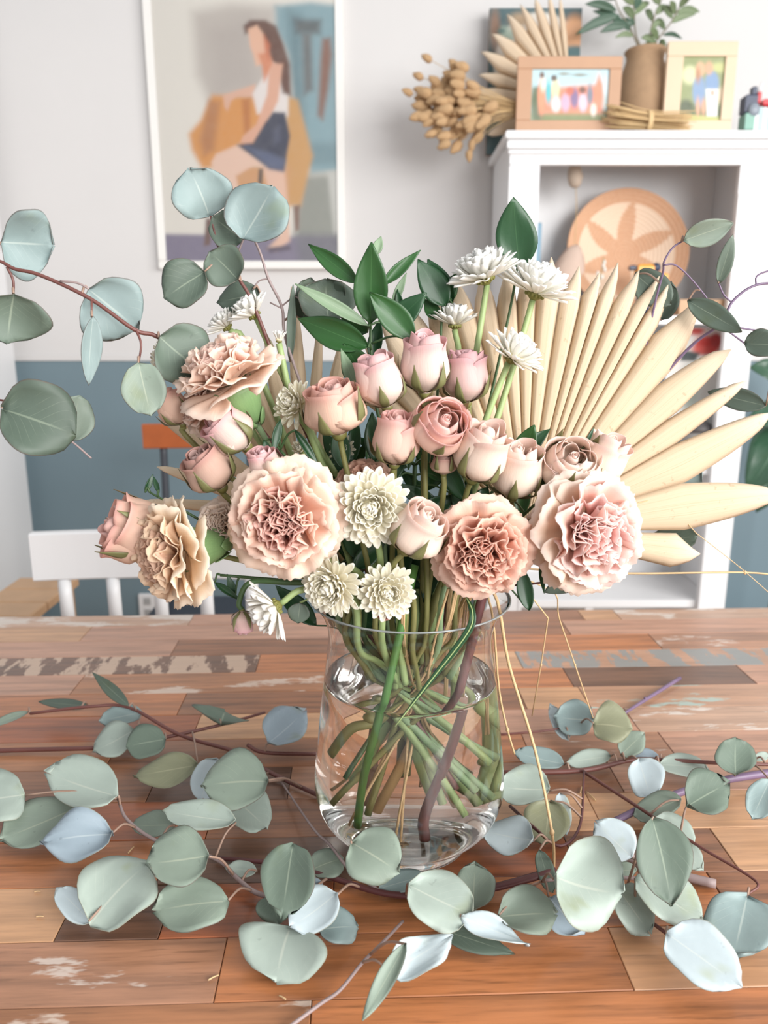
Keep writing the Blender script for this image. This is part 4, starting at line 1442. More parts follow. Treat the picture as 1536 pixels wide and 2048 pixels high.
# ------------------------------------------------------------------ chrysanthemums
def mum_petal(kind, m):
    key = ('m', kind, m.name)
    if key in PET:
        return PET[key]
    nu, nv = 9, 5
    P = np.zeros((nu, nv, 3))
    w0 = (0.115, 0.115, 0.11)[kind]
    cv = (0.10, 0.30, 0.50)[kind]
    for i in range(nu):
        u = (i / (nu - 1)) ** 0.8
        w = w0 * (0.4 + 0.6 * min(1, u * 1.5)) * max(0.7, 1 - 0.3 * max(0, (u - 0.70) / 0.30) ** 2) 
        for j in range(nv):
            v = -1 + 2 * j / (nv - 1)
            tip = -0.085 * v * v * max(0, u - 0.7) / 0.3
            P[i, j] = (w * v, u + tip - cv * 0.25 * u ** 3, cv * u * u + 0.40 * w * v * v)
    PET[key] = Geo().add(*sheet(P, 0.014)).mesh('petal', m)
    return PET[key]


M_MUM = petal_mat('white_mum_petal', (250, 246, 230), (253, 251, 245), (254, 253, 250), 0.55, 0.35, 0, 0.03)
M_MUMC = petal_mat('cream_mum_petal', (248, 238, 208), (252, 247, 230), (253, 250, 240), 0.55, 0.35, 0, 0.03)
M_MUMH = petal_mat('cream_mum_heart', (240, 224, 168), (248, 238, 204), (251, 246, 224), 0.55, 0.2, 0, 0.05)
M_MUMK = mat('mum_calyx', (124, 122, 62), 0.6, 0.3, 200)
M_GAP = mat('mum_heart', (176, 150, 74), 0.8, 0.2)


def mum(px, py, Rp, Y, dr, label, n=96, cream=False, lo=2, stem=True, stem_pts=None, inner=True, flat=1.0, group='chrysanthemums in the bouquet'):
    d = dirv(dr)
    C = at(px, py, Y)
    Rw = Rp * pxs(Y, py)
    org = C - d * Rw * 0.28
    s0 = org - d * Rw * 0.16
    path = stem_pts if stem_pts else stem_path(s0, d)
    path = [s0] + list(path[1:]) if stem_pts else path
    rt = thing('chrysanthemum', path[-1], label, 'chrysanthemum', group)
    H = head_matrix(rt, org, d, rnd.uniform(0, 6.28), Rw)
    mo = M_MUMC if cream else M_MUM
    for i in range(n):
        t = (i + 0.5) / n
        az = i * 2.39996
        el = 84 - (84 - lo) * t ** 0.8 + rnd.uniform(-6, 6)
        L = 0.60 + 0.40 * t ** 0.9 + rnd.uniform(-.05, .05)
        kind = 2 if t < 0.3 else (1 if t < 0.7 else 0)
        m = M_MUMH if (t < 0.16 and cream) else mo
        M = Matrix.Rotation(az, 4, 'Z') @ Matrix.Translation((0, 0.02 + 0.10 * t, 0.10 * (1 - t) * flat)) @ Matrix.Rotation(R(el), 4, 'X') @ Matrix.Rotation(rnd.uniform(-.2, .2), 4, 'Y') @ Matrix.Diagonal((1.0 if t > 0.3 else 0.75, L, L * flat, 1))
        link('petal', mum_petal(kind, m), rt, H @ M)
    link('heart', Geo().add(*ellipsoid((0, 0, 0.20), 0.30, 0.30, 0.20 * flat, 16, 10)).mesh('heart', M_MUMH), rt, H)  # added cream filler ball, keeps shaded gaps between petals from looking dark
    # calyx cup and scales
    g = Geo().add(*lathe([(0.001, -0.17), (0.07, -0.17), (0.15, -0.11), (0.24, -0.03), (0.27, 0.03), (0.22, 0.035), (0.001, 0.02)], 20))
    for q in range(14):
        a = q * 2 * math.pi / 14
        c_ = Vector((0.23 * math.cos(a), 0.23 * math.sin(a), -0.02))
        g.add(*ellipsoid(c_, 0.045, 0.045, 0.07, 6, 4))
    link('calyx', g.mesh('calyx', M_MUMK), rt, H)
    if stem:
        part(rt, 'stem', tube(path, 0.0026, 0.0030, 8), M_STEM)
    return rt


def up_path(pts, head_y, last_neck=True):
    """stem drawn through the given (px,py,Y) then down the vase"""
    P = [at(x, y, Y) for x, y, Y in pts]
    tail = stem_path(P[-1], Vector((0, 0, 1)))
    return P + tail[2:]


mum(964, 538, 74, 0.665, (-0.36, 0.92, 0.14), 'largest white chrysanthemum, topmost on a tall bare stem', 140, stem_pts=up_path([(972, 575, .665), (955, 690, .66), (930, 850, .65), (900, 1000, .645)], 0))
mum(1078, 566, 78, 0.665, (0.30, 0.94, 0.14), 'wide white chrysanthemum before the basket, leaning over the palm fan', 140, stem_pts=up_path([(1070, 590, .665), (1040, 690, .66), (990, 850, .65), (940, 1000, .645)], 0))
mum(910, 636, 52, 0.675, (0.0, 1, 0.06), 'small flat white chrysanthemum below the topmost one', 70, lo=20, stem_pts=up_path([(916, 655, .675), (918, 720, .67), (905, 860, .655), (880, 1000, .645)], 0))
mum(1034, 702, 66, 0.63, (0.52, 0.80, 0.28), 'white chrysanthemum tilted toward the palm fan on a thick stem', 90, stem_pts=up_path([(1010, 740, .63), (975, 830, .63), (940, 930, .635), (900, 1020, .64)], 0))
mum(500, 618, 52, 0.645, (-0.55, 0.82, 0.14), 'white chrysanthemum side-on above the tilted peach carnation', 80, lo=14, stem_pts=up_path([(520, 648, .645), (565, 750, .64), (630, 880, .635), (700, 1000, .635)], 0))
mum(447, 645, 42, 0.66, (-0.6, 0.78, 0.1), 'pale chrysanthemum half hidden behind the peach carnation', 70, lo=14)
mum(558, 676, 24, 0.635, (0.05, 1, 0.1), 'tiny white chrysanthemum bud on a slim stem', 40, lo=50, stem_pts=up_path([(560, 700, .635), (585, 800, .635), (640, 900, .635), (700, 1000, .635)], 0))
mum(586, 808, 50, 0.612, (-0.5, 0.35, 0.75), 'cream chrysanthemum beside the peach rosebud', 84, True, stem_pts=up_path([(610, 850, .62), (650, 940, .63), (700, 1020, .635)], 0))
mum(742, 1016, 80, 0.553, (0.0, 0.1, 1), 'fully open cream chrysanthemum in the middle of the bouquet', 150, True, stem_pts=up_path([(752, 1060, .56), (760, 1110, .575), (765, 1160, .59)], 0))
mum(660, 1172, 66, 0.552, (-0.38, -0.05, 0.92), 'cream chrysanthemum drooping over the vase rim under the apricot carnation', 120, True)
mum(773, 1184, 60, 0.556, (0.12, 0.14, 0.96), 'small cream chrysanthemum facing front directly above the vase rim', 115, True)
mum(536, 1222, 68, 0.556, (-0.80, -0.42, 0.25), 'white chrysanthemum hanging sideways outside the vase rim', 90, lo=8)
mum(326, 716, 46, 0.66, (-0.85, 0.2, 0.3), 'cream chrysanthemum peeking from behind a grey eucalyptus leaf', 70, True)
mum(684, 896, 30, 0.625, (-0.35, 0.3, 0.8), 'little cream chrysanthemum behind the rose stems', 50, True)
mum(600, 898, 24, 0.625, (-0.3, 0.5, 0.7), 'little cream bud tucked behind the apricot carnation', 40, True, lo=45)


# ------------------------------------------------------------------ roses
def rose_petal(kind, seed, m):
    key = ('r', kind, seed, m.name)
    if key in PET:
        return PET[key]
    rr_ = random.Random(seed * 17 + kind)
    nu, nv = 11, 11
    P = np.zeros((nu, nv, 3))
    az = (1.75, 1.6, 1.5, 1.5)[kind]
    topr = (0.62, 0.52, 0.44, 0.4)[kind]
    flare = (0.16, 0.10, 0.05, 0.02)[kind] * rr_.uniform(0.6, 1.3)
    ph = rr_.uniform(0, 6.28)
    for i in range(nu):
        u = i / (nu - 1)
        for j in range(nv):
            v = -1 + 2 * j / (nv - 1)
            b = min(1, u / 0.42)
            r = 0.20 + 0.80 * math.sin(math.pi / 2 * b)
            if u > 0.42:
                q = (u - 0.42) / 0.58
                r = 1 - (1 - topr) * q ** 1.3
            r += flare * max(0, (u - 0.74) / 0.26) ** 2
            a = v * az * (0.55 + 0.45 * min(1, u * 2.2)) * (1 - 0.12 * max(0, u - 0.6))
            zz = u * (1 - 0.26 * abs(v) ** 2.5 * u) + 0.02 * u * u * math.sin(v * 4 + ph)
            rr2 = r * (1 + 0.03 * math.sin(v * 6 + ph) * u) + 0.05 * v * u
            P[i, j] = (rr2 * math.sin(a), rr2 * math.cos(a), zz)
    PET[key] = Geo().add(*sheet(P, 0.022)).mesh('petal', m)
    return PET[key]


def rose_heart(m):
    key = ('rh', m.name)
    if key in PET:
        return PET[key]
    nu, nv = 10, 60
    P = np.zeros((nu, nv, 3))
    for i in range(nu):
        u = i / (nu - 1)
        for j in range(nv):
            t = j / (nv - 1)
            a = t * 6 * math.pi
            r = (0.06 + 0.36 * t) * (1 - 0.45 * max(0, u - 0.35) / 0.65) + 0.02 * u
            P[i, j] = (r * math.cos(a), r * math.sin(a), u * (1.72 + 0.06 * math.sin(a * 1.5) - 0.15 * t))
    PET[key] = Geo().add(*sheet(P, 0.02)).mesh('inner_petals', m)
    return PET[key]


def sepal_mesh(seed):
    key = ('sep', seed)
    if key in PET:
        return PET[key]
    rr_ = random.Random(seed)
    nu, nv = 9, 5
    P = np.zeros((nu, nv, 3))
    out = (0.0, 0.16, 0.5)[seed % 3]
    for i in range(nu):
        u = i / (nu - 1)
        w = 0.24 * math.sin(math.pi * min(1, (u * 0.9 + 0.12))) ** 1.1 * (1 - u) ** 0.35 + 0.012
        for j in range(nv):
            v = -1 + j / 2
            b = min(1, u / 0.42)
            r = 0.16 + 0.98 * math.sin(math.pi / 2 * b) + out * max(0, u - 0.35) ** 1.2 - 0.25 * max(0, u - 0.5) ** 1.3
            P[i, j] = (w * v, r - 0.25 * w * abs(v), -0.04 + 1.75 * u * (1 - 0.25 * out))
    PET[key] = Geo().add(*sheet(P, 0.02)).mesh('sepal', leaf_mat('rose_sepal', (126, 126, 82), (158, 152, 108), (112, 78, 58), rough=0.45, parallel=True))
    return PET[key]


def rose(px, py, wp, Y, dr, m, label, openness=0.0, hgt=2.55, sep=True, stem_pts=None, group='spray roses in the bouquet', stem_mat=None, refl=False):
    d = dirv(dr)
    C = at(px, py, Y)
    Rw = wp * pxs(Y, py) * 1.0
    org = C - d * Rw * hgt * 0.52
    path = stem_path(org - d * Rw * 0.15, d, 0.02) if stem_pts is None else [org - d * Rw * 0.1] + list(stem_pts[1:])
    rt = thing('rose', path[-1], label, 'rose', group)
    H = head_matrix(rt, org, d, rnd.uniform(0, 6.28), Rw)
    m1, m2 = m
    for kind, n, sc, hh, mm in ((0, 3, 1.0, hgt * 0.93, m1), (1, 4, 0.86, hgt, m1), (2, 3, 0.64, hgt * 0.98, m2)):
        for i in range(n):
            az = 2 * math.pi * (i + 0.33 * kind) / n + rnd.uniform(-.2, .2)
            tilt = R((openness * (34 - kind * 9)) + rnd.uniform(0, 5) - kind * 1.5)
            s = sc * rnd.uniform(0.97, 1.04)
            M = Matrix.Rotation(az, 4, 'Z') @ Matrix.Rotation(-tilt, 4, 'X') @ Matrix.Diagonal((s, s, hh * rnd.uniform(0.94, 1.03), 1))
            link('petal', rose_petal(kind, rnd.randint(0, 3), mm), rt, H @ M)
    link('inner_petals', rose_heart(m2), rt, H @ Matrix.Diagonal((0.8, 0.8, hgt / 1.86, 1)))
    # hip under the petals
    link('hip', Geo().add(*lathe([(0.001, -0.30), (0.16, -0.28), (0.25, -0.16), (0.27, -0.04), (0.24, 0.04), (0.001, 0.05)], 14)).mesh('hip', mat('rose_hip', (120, 118, 66), 0.45, 0.2, 60)), rt, H)
    if sep:
        for i in range(5):
            link('sepal', sepal_mesh(rnd.randint(0, 5) if not refl else 2), rt, H @ Matrix.Rotation(2 * math.pi * i / 5 + rnd.uniform(-.15, .15), 4, 'Z') @ Matrix.Diagonal((1, 1, rnd.uniform(0.75, 1.1), 1)))
    part(rt, 'stem', tube(path, 0.0022, 0.0026, 8), stem_mat or M_STEMROSE)
    return rt


rp = lambda n, b, mi_, t, **k_: petal_mat('rose_' + n, b, mi_, t, 0.55, 0.28, 0.15, **k_)
DUST = (rp('dusty', (241, 225, 207), (237, 212, 202), (225, 173, 177)), rp('dusty_in', (242, 218, 208), (239, 211, 207), (230, 189, 193)))
MAUVE = (rp('mauve', (235, 210, 194), (227, 194, 189), (213, 164, 170)), rp('mauve_in', (237, 211, 203), (231, 200, 198), (220, 180, 186)))
ROSP = (rp('peach', (235, 202, 179), (235, 200, 179), (231, 177, 166)), rp('peach_in', (239, 206, 189), (239, 204, 190), (234, 190, 183)))
ROSK = (rp('pink', (243, 215, 196), (242, 206, 190), (233, 181, 177)), rp('pink_in', (245, 212, 198), (246, 212, 200), (242, 200, 193)))
CREA = (rp('cream', (247, 229, 210), (246, 226, 210), (240, 210, 200)), rp('cream_in', (248, 229, 213), (247, 225, 210), (242, 216, 205)))
TAUP = (rp('taupe', (215, 185, 164), (209, 175, 158), (190, 143, 134)), rp('taupe_in', (216, 190, 177), (213, 185, 172), (199, 164, 159)))

rose(757, 757, 44, 0.600, (-0.28, 0.95, 0.12), DUST, 'dusty pink rosebud leaning away beside the dark ruscus leaves', 0.1)
rose(850, 722, 47, 0.612, (0.0, 1, 0.16), DUST, 'tallest dusty pink rosebud, standing upright at the top', 0.02)
rose(932, 748, 42, 0.632, (-0.05, 1, 0.1), MAUVE, 'mauve pink rosebud next to the tallest rosebud', 0.12)
rose(668, 812, 60, 0.588, (-0.15, 0.96, 0.25), ROSP, 'peach rosebud with long dark sepals on a thick stem', 0.12, 1.8)
rose(792, 872, 44, 0.578, (0.05, 1, 0.25), ROSK, 'narrow pink rosebud under the leaning dusty rosebud', 0.05)
rose(884, 848, 54, 0.570, (0.28, 0.52, 0.80), ROSK, 'half open pink rose showing its spiral centre', 0.35, 1.5)
rose(964, 900, 50, 0.574, (0.22, 0.9, 0.35), CREA, 'cream pink rosebud right of the half open rose', 0.15)
rose(1034, 936, 48, 0.590, (0.08, 0.96, 0.3), CREA, 'cream rosebud with one green leaf above the salmon carnation', 0.12)
rose(840, 1058, 54, 0.549, (0.45, 0.82, 0.35), CREA, 'smooth pale pink rosebud in front between chrysanthemum and salmon carnation', 0.04, 2.0)
rose(455, 860, 46, 0.590, (-0.66, 0.70, 0.30), DUST, 'faded dusty rosebud lying under the green calyx', 0.05, 2.1)
rose(416, 936, 47, 0.582, (-0.45, 0.84, 0.30), TAUP, 'withered taupe rosebud above the small pale carnation', 0.05, 1.95)
rose(344, 812, 30, 0.625, (-0.45, 0.88, 0.1), ROSP, 'small peach rosebud touching the hanging grey leaf', 0.02)
rose(250, 1055, 58, 0.575, (-0.80, 0.42, 0.30), ROSP, 'loose peach rose spreading behind the tan carnation', 0.55, 1.7)
rose(1142, 925, 56, 0.590, (0.05, 0.62, 0.72), CREA, 'open cream rose above the big blush carnation', 0.4, 1.4)
rose(1208, 912, 40, 0.605, (0.35, 0.88, 0.2), CREA, 'cream rose with loose petals against the palm fan', 0.3)
rose(528, 928, 30, 0.570, (-0.25, 0.92, 0.3), DUST, 'small dusty rosebud peeking over the apricot carnation', 0.1)
p = at(484, 1200, 0.575)
rose(486, 1246, 22, 0.572, (0.05, -0.98, 0.12), MAUVE, 'drooping rosebud with large green sepals hanging outside the vase', 0.0, 2.2, refl=True,
     stem_pts=[None, at(478, 1205, .574), at(500, 1165, .58), at(570, 1165, .60)] + stem_path(at(620, 1180, .60), Vector((-1, 0, 0)))[2:], stem_mat=M_STEMD)
rose(768, 1226, 18, 0.562, (0.1, -0.3, 0.95), ROSP, 'tiny brownish rosebud at the vase rim', 0.0, 1.5, sep=False)
rose(888, 926, 26, 0.585, (0, 1, 0.2), TAUP, 'small green-brown rosebud under the half open rose', 0.0, 1.6)


# ------------------------------------------------------------------ leaves traced to their own planes
def blade_profile(kind, u):
    if kind == 'round':
        return max(0.03, (1 - abs(2 * u - 1) ** 2.05) ** 0.52) if u > 0 else 0.03
    if kind == 'oval':
        return max(0.03, math.sin(math.pi * u ** 0.85) ** 0.75)
    return max(0.02, math.sin(math.pi * u ** 0.8) ** 0.9)


def leaf_sheet(bx, by, tx, ty, hw, p0, n, kind='round', notch=0.05, cup=0.10, bend=0.0, wav=0.0, t=0.0005, floor=None, nu=13, nv=9, asym=0.0, ph=0.0):
    ax, ay = (tx - bx) * 1.04, (ty - by) * 1.04
    hw = hw * (1.10 if kind == 'round' else 1.04)
    L = math.hypot(ax, ay)
    qx, qy = -ay / L, ax / L
    P = np.zeros((nu, nv, 3))
    for i in range(nu):
        u = i / (nu - 1)
        w = blade_profile(kind, u) * hw
        for j in range(nv):
            v = -1 + 2 * j / (nv - 1)
            lobe = notch * math.sin(math.pi * min(1, abs(v) * 1.0)) * u ** 3 - notch * 0.4 * (1 - abs(v)) * u ** 6
            uu = u + lobe
            ww = w * (1 + asym * (1 if v > 0 else -1)) * (1 + (0.045 * math.sin(u * 9 + ph * 2 + (2 if v > 0 else 0)) if kind == 'round' else 0))
            x = bx + ax * uu + qx * ww * v
            y = by + ay * uu + qy * ww * v
            p = on_plane(x, y, p0, n)
            scale = hw * 0.00045
            off = cup * scale * (v * v) * math.sin(math.pi * min(1, u + 0.15)) + bend * scale * (u - 0.5) ** 2 * 2 + wav * scale * math.sin(u * 5 + v * 2.2 + ph) * abs(v) ** 0.7
            p = p + n * off
            if floor is not None and p.z < floor:
                p.z = floor + 0.0002 * (1 - abs(v))
            P[i, j] = p
    return sheet(P, t)


EC = dict(
    p=((164, 177, 167), (192, 199, 186)), g=((136, 150, 136), (170, 178, 158)), d=((86, 100, 88), (134, 146, 128)), b=((146, 161, 171), (178, 190, 194)),
    o=((138, 140, 113), (172, 170, 140)), t=((138, 156, 155), (176, 188, 182)), w=((188, 201, 205), (206, 214, 212)), n=((101, 116, 103), (146, 158, 140)))
EM = {k_: leaf_mat('eucalyptus_' + k_, c, v, (96, 84, 76) if k_ in 'dntg' else (150, 150, 132), rough=0.55, spots=0.35) for k_, (c, v) in EC.items()}
M_PET = mat('eucalyptus_petiole', (156, 128, 112), 0.5, 0.15)
M_BR = mat('eucalyptus_brown_stem', (108, 66, 60), 0.45, 0.2, 40)
M_BRP = mat('eucalyptus_purple_stem', (112, 92, 118), 0.4, 0.2, 40)
M_BRG = mat('eucalyptus_grey_stem', (150, 132, 130), 0.5, 0.2, 40)


def near_pt(paths, P):
    best, bd = None, 1e9
    for pa in paths:
        for q in pa:
            dd = (q - P).length
            if dd < bd:
                best, bd = q, dd
    return best


def table_branch(label, stems, leaves, name='eucalyptus_branch'):
    """a cut eucalyptus branch lying on the table. stems: (points(px,py,h), r0, r1, mat); leaves: (bx,by,tx,ty,hw,colour,lift,{opts})"""
    paths = []
    geos = []
    for pts, r0, r1, m in stems:
        P = [tb(x, y, h) for x, y, h in pts]
        paths.append(catmull(P, 6))
        geos.append((P, r0, r1, m))
    rt = thing(name, geos[0][0][0], label, 'eucalyptus', 'eucalyptus branches on the table')
    for P, r0, r1, m in geos:
        part(rt, 'stem', tube(P, r0, r1, 7), m)
    for lf in leaves:
        bx, by, tx, ty, hw, c, lift = lf[:7]
        op = dict(lf[7]) if len(lf) > 7 else {}
        tl = R(op.pop('tilt', rnd.uniform(14, 24)))
        yaw = op.pop('yaw', rnd.uniform(-0.25, 0.25))
        n = Vector((math.sin(tl) * yaw * 1.5, -math.sin(tl), math.cos(tl))).normalized()
        L = math.hypot(tx - bx, ty - by)
        cosx = abs(tx - bx) / L
        ey = abs(ty - by) + 2 * hw * cosx
        el = PITCH + math.atan(((by + ty) / 2 - 1024) / FPX)
        dist = (tb((bx + tx) / 2, (by + ty) / 2) - CAM).length
        h = 0.0015 + lift + math.sin(tl) * 0.44 * ey * dist / FPX / math.sin(el + tl)
        p0 = tb((bx + tx) / 2, (by + ty) / 2, h)
        g = Geo()
        g.add(*leaf_sheet(bx, by, tx, ty, hw, p0, n, op.pop('kind', 'round'), op.pop('notch', rnd.choice([0.03, 0.07, 0.12])), op.pop('cup', rnd.uniform(0.1, 0.4)), op.pop('bend', rnd.uniform(-.3, .3)), op.pop('wav', rnd.uniform(.04, .14)), floor=TZ + 0.0012, ph=rnd.uniform(0, 6), asym=rnd.uniform(-.06, .06)))
        B = on_plane(bx, by, p0, n)
        B.z = max(B.z, TZ + 0.0025)
        T = near_pt(paths, B)
        m_ = B.lerp(T, 0.5) + Vector((0, 0, 0.006))
        if (T - B).length > 0.003:
            g.add(*tube([B, m_, T], 0.0009, 0.0012, 5, 4), mi=1)
        part(rt, 'leaf', g, [EM[c], M_PET])
    return rt


table_branch('thin eucalyptus branch with dark upright leaves at the back, beside the vase', [
    ([(60, 1427, .03), (180, 1413, .034), (258, 1415, .03), (360, 1470, .018), (475, 1505, .010), (540, 1545, .006), (640, 1592, .004)], .0017, .0024, M_BR),
    ([(495, 1490, .012), (530, 1505, .008), (640, 1508, .005)], .0022, .0022, M_BR)], [
    (178, 1413, 81, 1404, 11, 'd', .02, dict(kind='oval', tilt=8, notch=0)), (258, 1412, 187, 1347, 13, 'd', .03, dict(kind='lance', tilt=50, notch=0)), (58, 1423, -22, 1452, 8, 'g', .018, dict(kind='oval', tilt=10, notch=0)),
    (536, 1490, 604, 1430, 38, 'b', .008), (537, 1560, 413, 1568, 52, 'g', .030), (470, 1598, 530, 1652, 40, 'p', .008), (400, 1602, 432, 1522, 30, 'w', .012)])
table_branch('grey eucalyptus branch lying low along the left edge', [
    ([(-30, 1502, .004), (35, 1500, .005), (250, 1493, .008), (330, 1475, .014), (440, 1450, .018), (530, 1425, .02)], .0028, .0016, M_BR)], [
    (285, 1425, 205, 1441, 20, 't', .012), (268, 1462, 193, 1502, 28, 'p', .004), (332, 1478, 256, 1492, 31, 'n', .018, dict(notch=.02)), (442, 1447, 450, 1421, 54, 'n', .024, dict(tilt=6, notch=0)), (396, 1530, 274, 1552, 27, 'o', .008, dict(wav=.3))])
table_branch('leafy eucalyptus branch with the widest pale leaves, front left corner of the group', [
    ([(236, 1597, .03), (255, 1640, .024), (320, 1685, .014), (430, 1717, .012), (475, 1757, .010), (525, 1790, .006), (640, 1803, .004)], .0014, .0022, M_BRG)], [
    (237, 1596, 107, 1553, 50, 'p', .024), (152, 1618, 12, 1676, 44, 'g', .004), (50, 1590, -40, 1602, 52, 'p', .018), (226, 1665, 97, 1680, 43, 'b', .022, dict(wav=.25)), (352, 1650, 266, 1652, 23, 'g', .006),
    (472, 1645, 333, 1625, 28, 'p', .026), (418, 1713, 303, 1728, 54, 'g', .030, dict(notch=.08)), (178, 1842, 290, 1725, 68, 'p', .010, dict(tilt=14)), (184, 1845, 118, 1780, 28, 'w', .002), (457, 1800, 316, 1818, 52, 'g', .008), (514, 1742, 458, 1738, 16, 'p', .006)])
table_branch('eucalyptus branch running along the front of the vase foot', [
    ([(430, 1716, .004), (560, 1728, .006), (640, 1748, .007), (760, 1785, .006), (860, 1792, .006), (950, 1782, .008), (1010, 1770, .010), (1110, 1742, .012)], .0018, .0036, M_STEMR),
    ([(560, 1560, .004), (625, 1655, .02), (660, 1690, .022), (700, 1740, .012), (760, 1782, .006)], .001, .0016, M_BRG)], [
    (586, 1687, 566, 1820, 50, 'n', .022, dict(tilt=30)), (622, 1738, 684, 1716, 30, 'g', .004), (540, 1788, 556, 1840, 32, 'n', .003), (674, 1790, 588, 1852, 42, 'w', .012), (636, 1858, 712, 1852, 36, 't', .003),
    (580, 1846, 552, 1950, 82, 'p', .006, dict(tilt=12)), (702, 1683, 790, 1738, 56, 'g', .03, dict(tilt=38)), (600, 1775, 645, 1795, 24, 'b', .003), (817, 1772, 938, 1830, 54, 'p', .016), (945, 1822, 950, 1732, 38, 'g', .004),
    (922, 1834, 1048, 1886, 23, 'w', .012, dict(kind='oval', wav=.4)), (880, 1858, 1012, 1902, 27, 'd', .002, dict(kind='oval')), (758, 1778, 846, 1752, 24, 't', .002)])
table_branch('short eucalyptus twig with a folded white leaf nearest the camera', [
    ([(806, 1842, .012), (770, 1880, .014), (725, 1925, .012), (680, 1980, .008), (640, 2008, .005), (570, 2060, .004)], .0012, .0014, M_BRG)], [
    (780, 1946, 890, 1880, 38, 'w', .012, dict(notch=.12, wav=.3)), (812, 1888, 728, 2036, 19, 'g', .02, dict(kind='oval', notch=0, tilt=26))])
table_branch('long eucalyptus branch reaching out to the table edge behind the vase', [
    ([(985, 1546, .006), (1165, 1541, .010), (1262, 1520, .012), (1335, 1520, .014), (1440, 1526, .016), (1580, 1530, .016)], .0028, .0018, M_BR),
    ([(1165, 1542, .012), (1270, 1610, .016), (1350, 1662, .018), (1410, 1700, .018), (1512, 1762, .016), (1497, 1788, .014)], .0018, .0010, M_BR),
    ([(990, 1470, .01), (1100, 1460, .016), (1187, 1442, .02)], .0014, .001, M_BR)], [
    (1128, 1530, 1038, 1508, 20, 't', .004), (1222, 1512, 1138, 1524, 16, 'p', .004), (1137, 1482, 1104, 1416, 15, 'w', .006), (1187, 1442, 1116, 1436, 35, 't', .012), (1186, 1446, 1256, 1455, 38, 'o', .022, dict(tilt=30)),
    (1242, 1510, 1284, 1470, 24, 'g', .010), (1320, 1518, 1262, 1506, 13, 'b', .004), (1278, 1522, 1300, 1592, 34, 'w', .006), (1318, 1528, 1410, 1536, 21, 'p', .004), (1470, 1552, 1470, 1480, 38, 'n', .022, dict(tilt=32)),
    (1373, 1613, 1448, 1570, 47, 'n', .028, dict(notch=.16, tilt=24)), (1362, 1600, 1272, 1632, 26, 'g', .004), (1495, 1790, 1470, 1902, 72, 't', .008), (1540, 1560, 1506, 1632, 30, 't', .012), (1508, 1520, 1536, 1510, 9, 'p', .004)])
table_branch('eucalyptus sprig with pale leaves against the right side of the vase', [
    ([(1020, 1612, .01), (1068, 1655, .016), (1120, 1692, .012), (1160, 1650, .012), (1168, 1545, .014)], .0016, .0012, M_STEMR)], [
    (1098, 1582, 1003, 1576, 38, 'p', .012), (1100, 1602, 1090, 1684, 42, 'o', .006), (1120, 1586, 1132, 1660, 15, 'w', .010), (1066, 1683, 970, 1664, 34, 'w', .010, dict(wav=.25)), (1078, 1702, 1104, 1782, 16, 'n', .004)])
table_branch('eucalyptus cluster with a tall olive leaf standing over pale ones, front right', [
    ([(1225, 1768, .014), (1252, 1780, .014), (1290, 1832, .010), (1334, 1868, .008)], .0012, .0016, M_BR),
    ([(1085, 1762, .018), (1170, 1752, .012), (1268, 1757, .012), (1340, 1760, .008)], .0014, .0018, M_BRG)], [
    (996, 1832, 1106, 1826, 48, 'g', .014), (1098, 1798, 1160, 1862, 36, 'b', .004), (1106, 1758, 1234, 1792, 90, 'p', .022, dict(tilt=24)), (1236, 1778, 1294, 1860, 36, 'p', .003), (1306, 1633, 1344, 1802, 54, 'n', .034, dict(tilt=40, kind='oval', notch=0.02)),
    (1270, 1757, 1394, 1836, 44, 'p', .012), (1333, 1866, 1466, 1962, 54, 'w', .006, dict(notch=.12)), (1264, 1716, 1198, 1652, 37, 'w', .010), (1308, 1640, 1384, 1692, 32, 'p', .004), (1343, 1684, 1400, 1734, 21, 'p', .003), (1226, 1742, 1270, 1740, 15, 'g', .002)])
# bare sticks
for lab, pts, r0, r1, m in (
        ('thick purple eucalyptus stick crossing under the leaves at the table edge', [(1222, 1646, .005), (1320, 1600, .012), (1440, 1562, .013), (1580, 1540, .014)], .0032, .0042, M_BRP),
        ('short bare purple stick lying towards the far side of the table', [(1246, 1428, .004), (1290, 1400, .005), (1360, 1356, .006)], .0018, .0026, M_BRP),
        ('grey cut twig lying behind the tall olive leaf', [(1196, 1698, .004), (1262, 1718, .005), (1340, 1745, .005), (1432, 1768, .005)], .0034, .0038, M_BRG)):
    P = [tb(x, y, h) for x, y, h in pts]
    rt = thing('bare_twig', P[0], lab, 'stick')
    part(rt, 'stick', tube(P, r0, r1, 8), m)
    part(rt, 'bud_node', ellipsoid(P[1] + Vector((0, 0, r1 * 0.9)), r1 * 0.8, r1 * 0.8, r1 * 0.7, 8, 6), m)


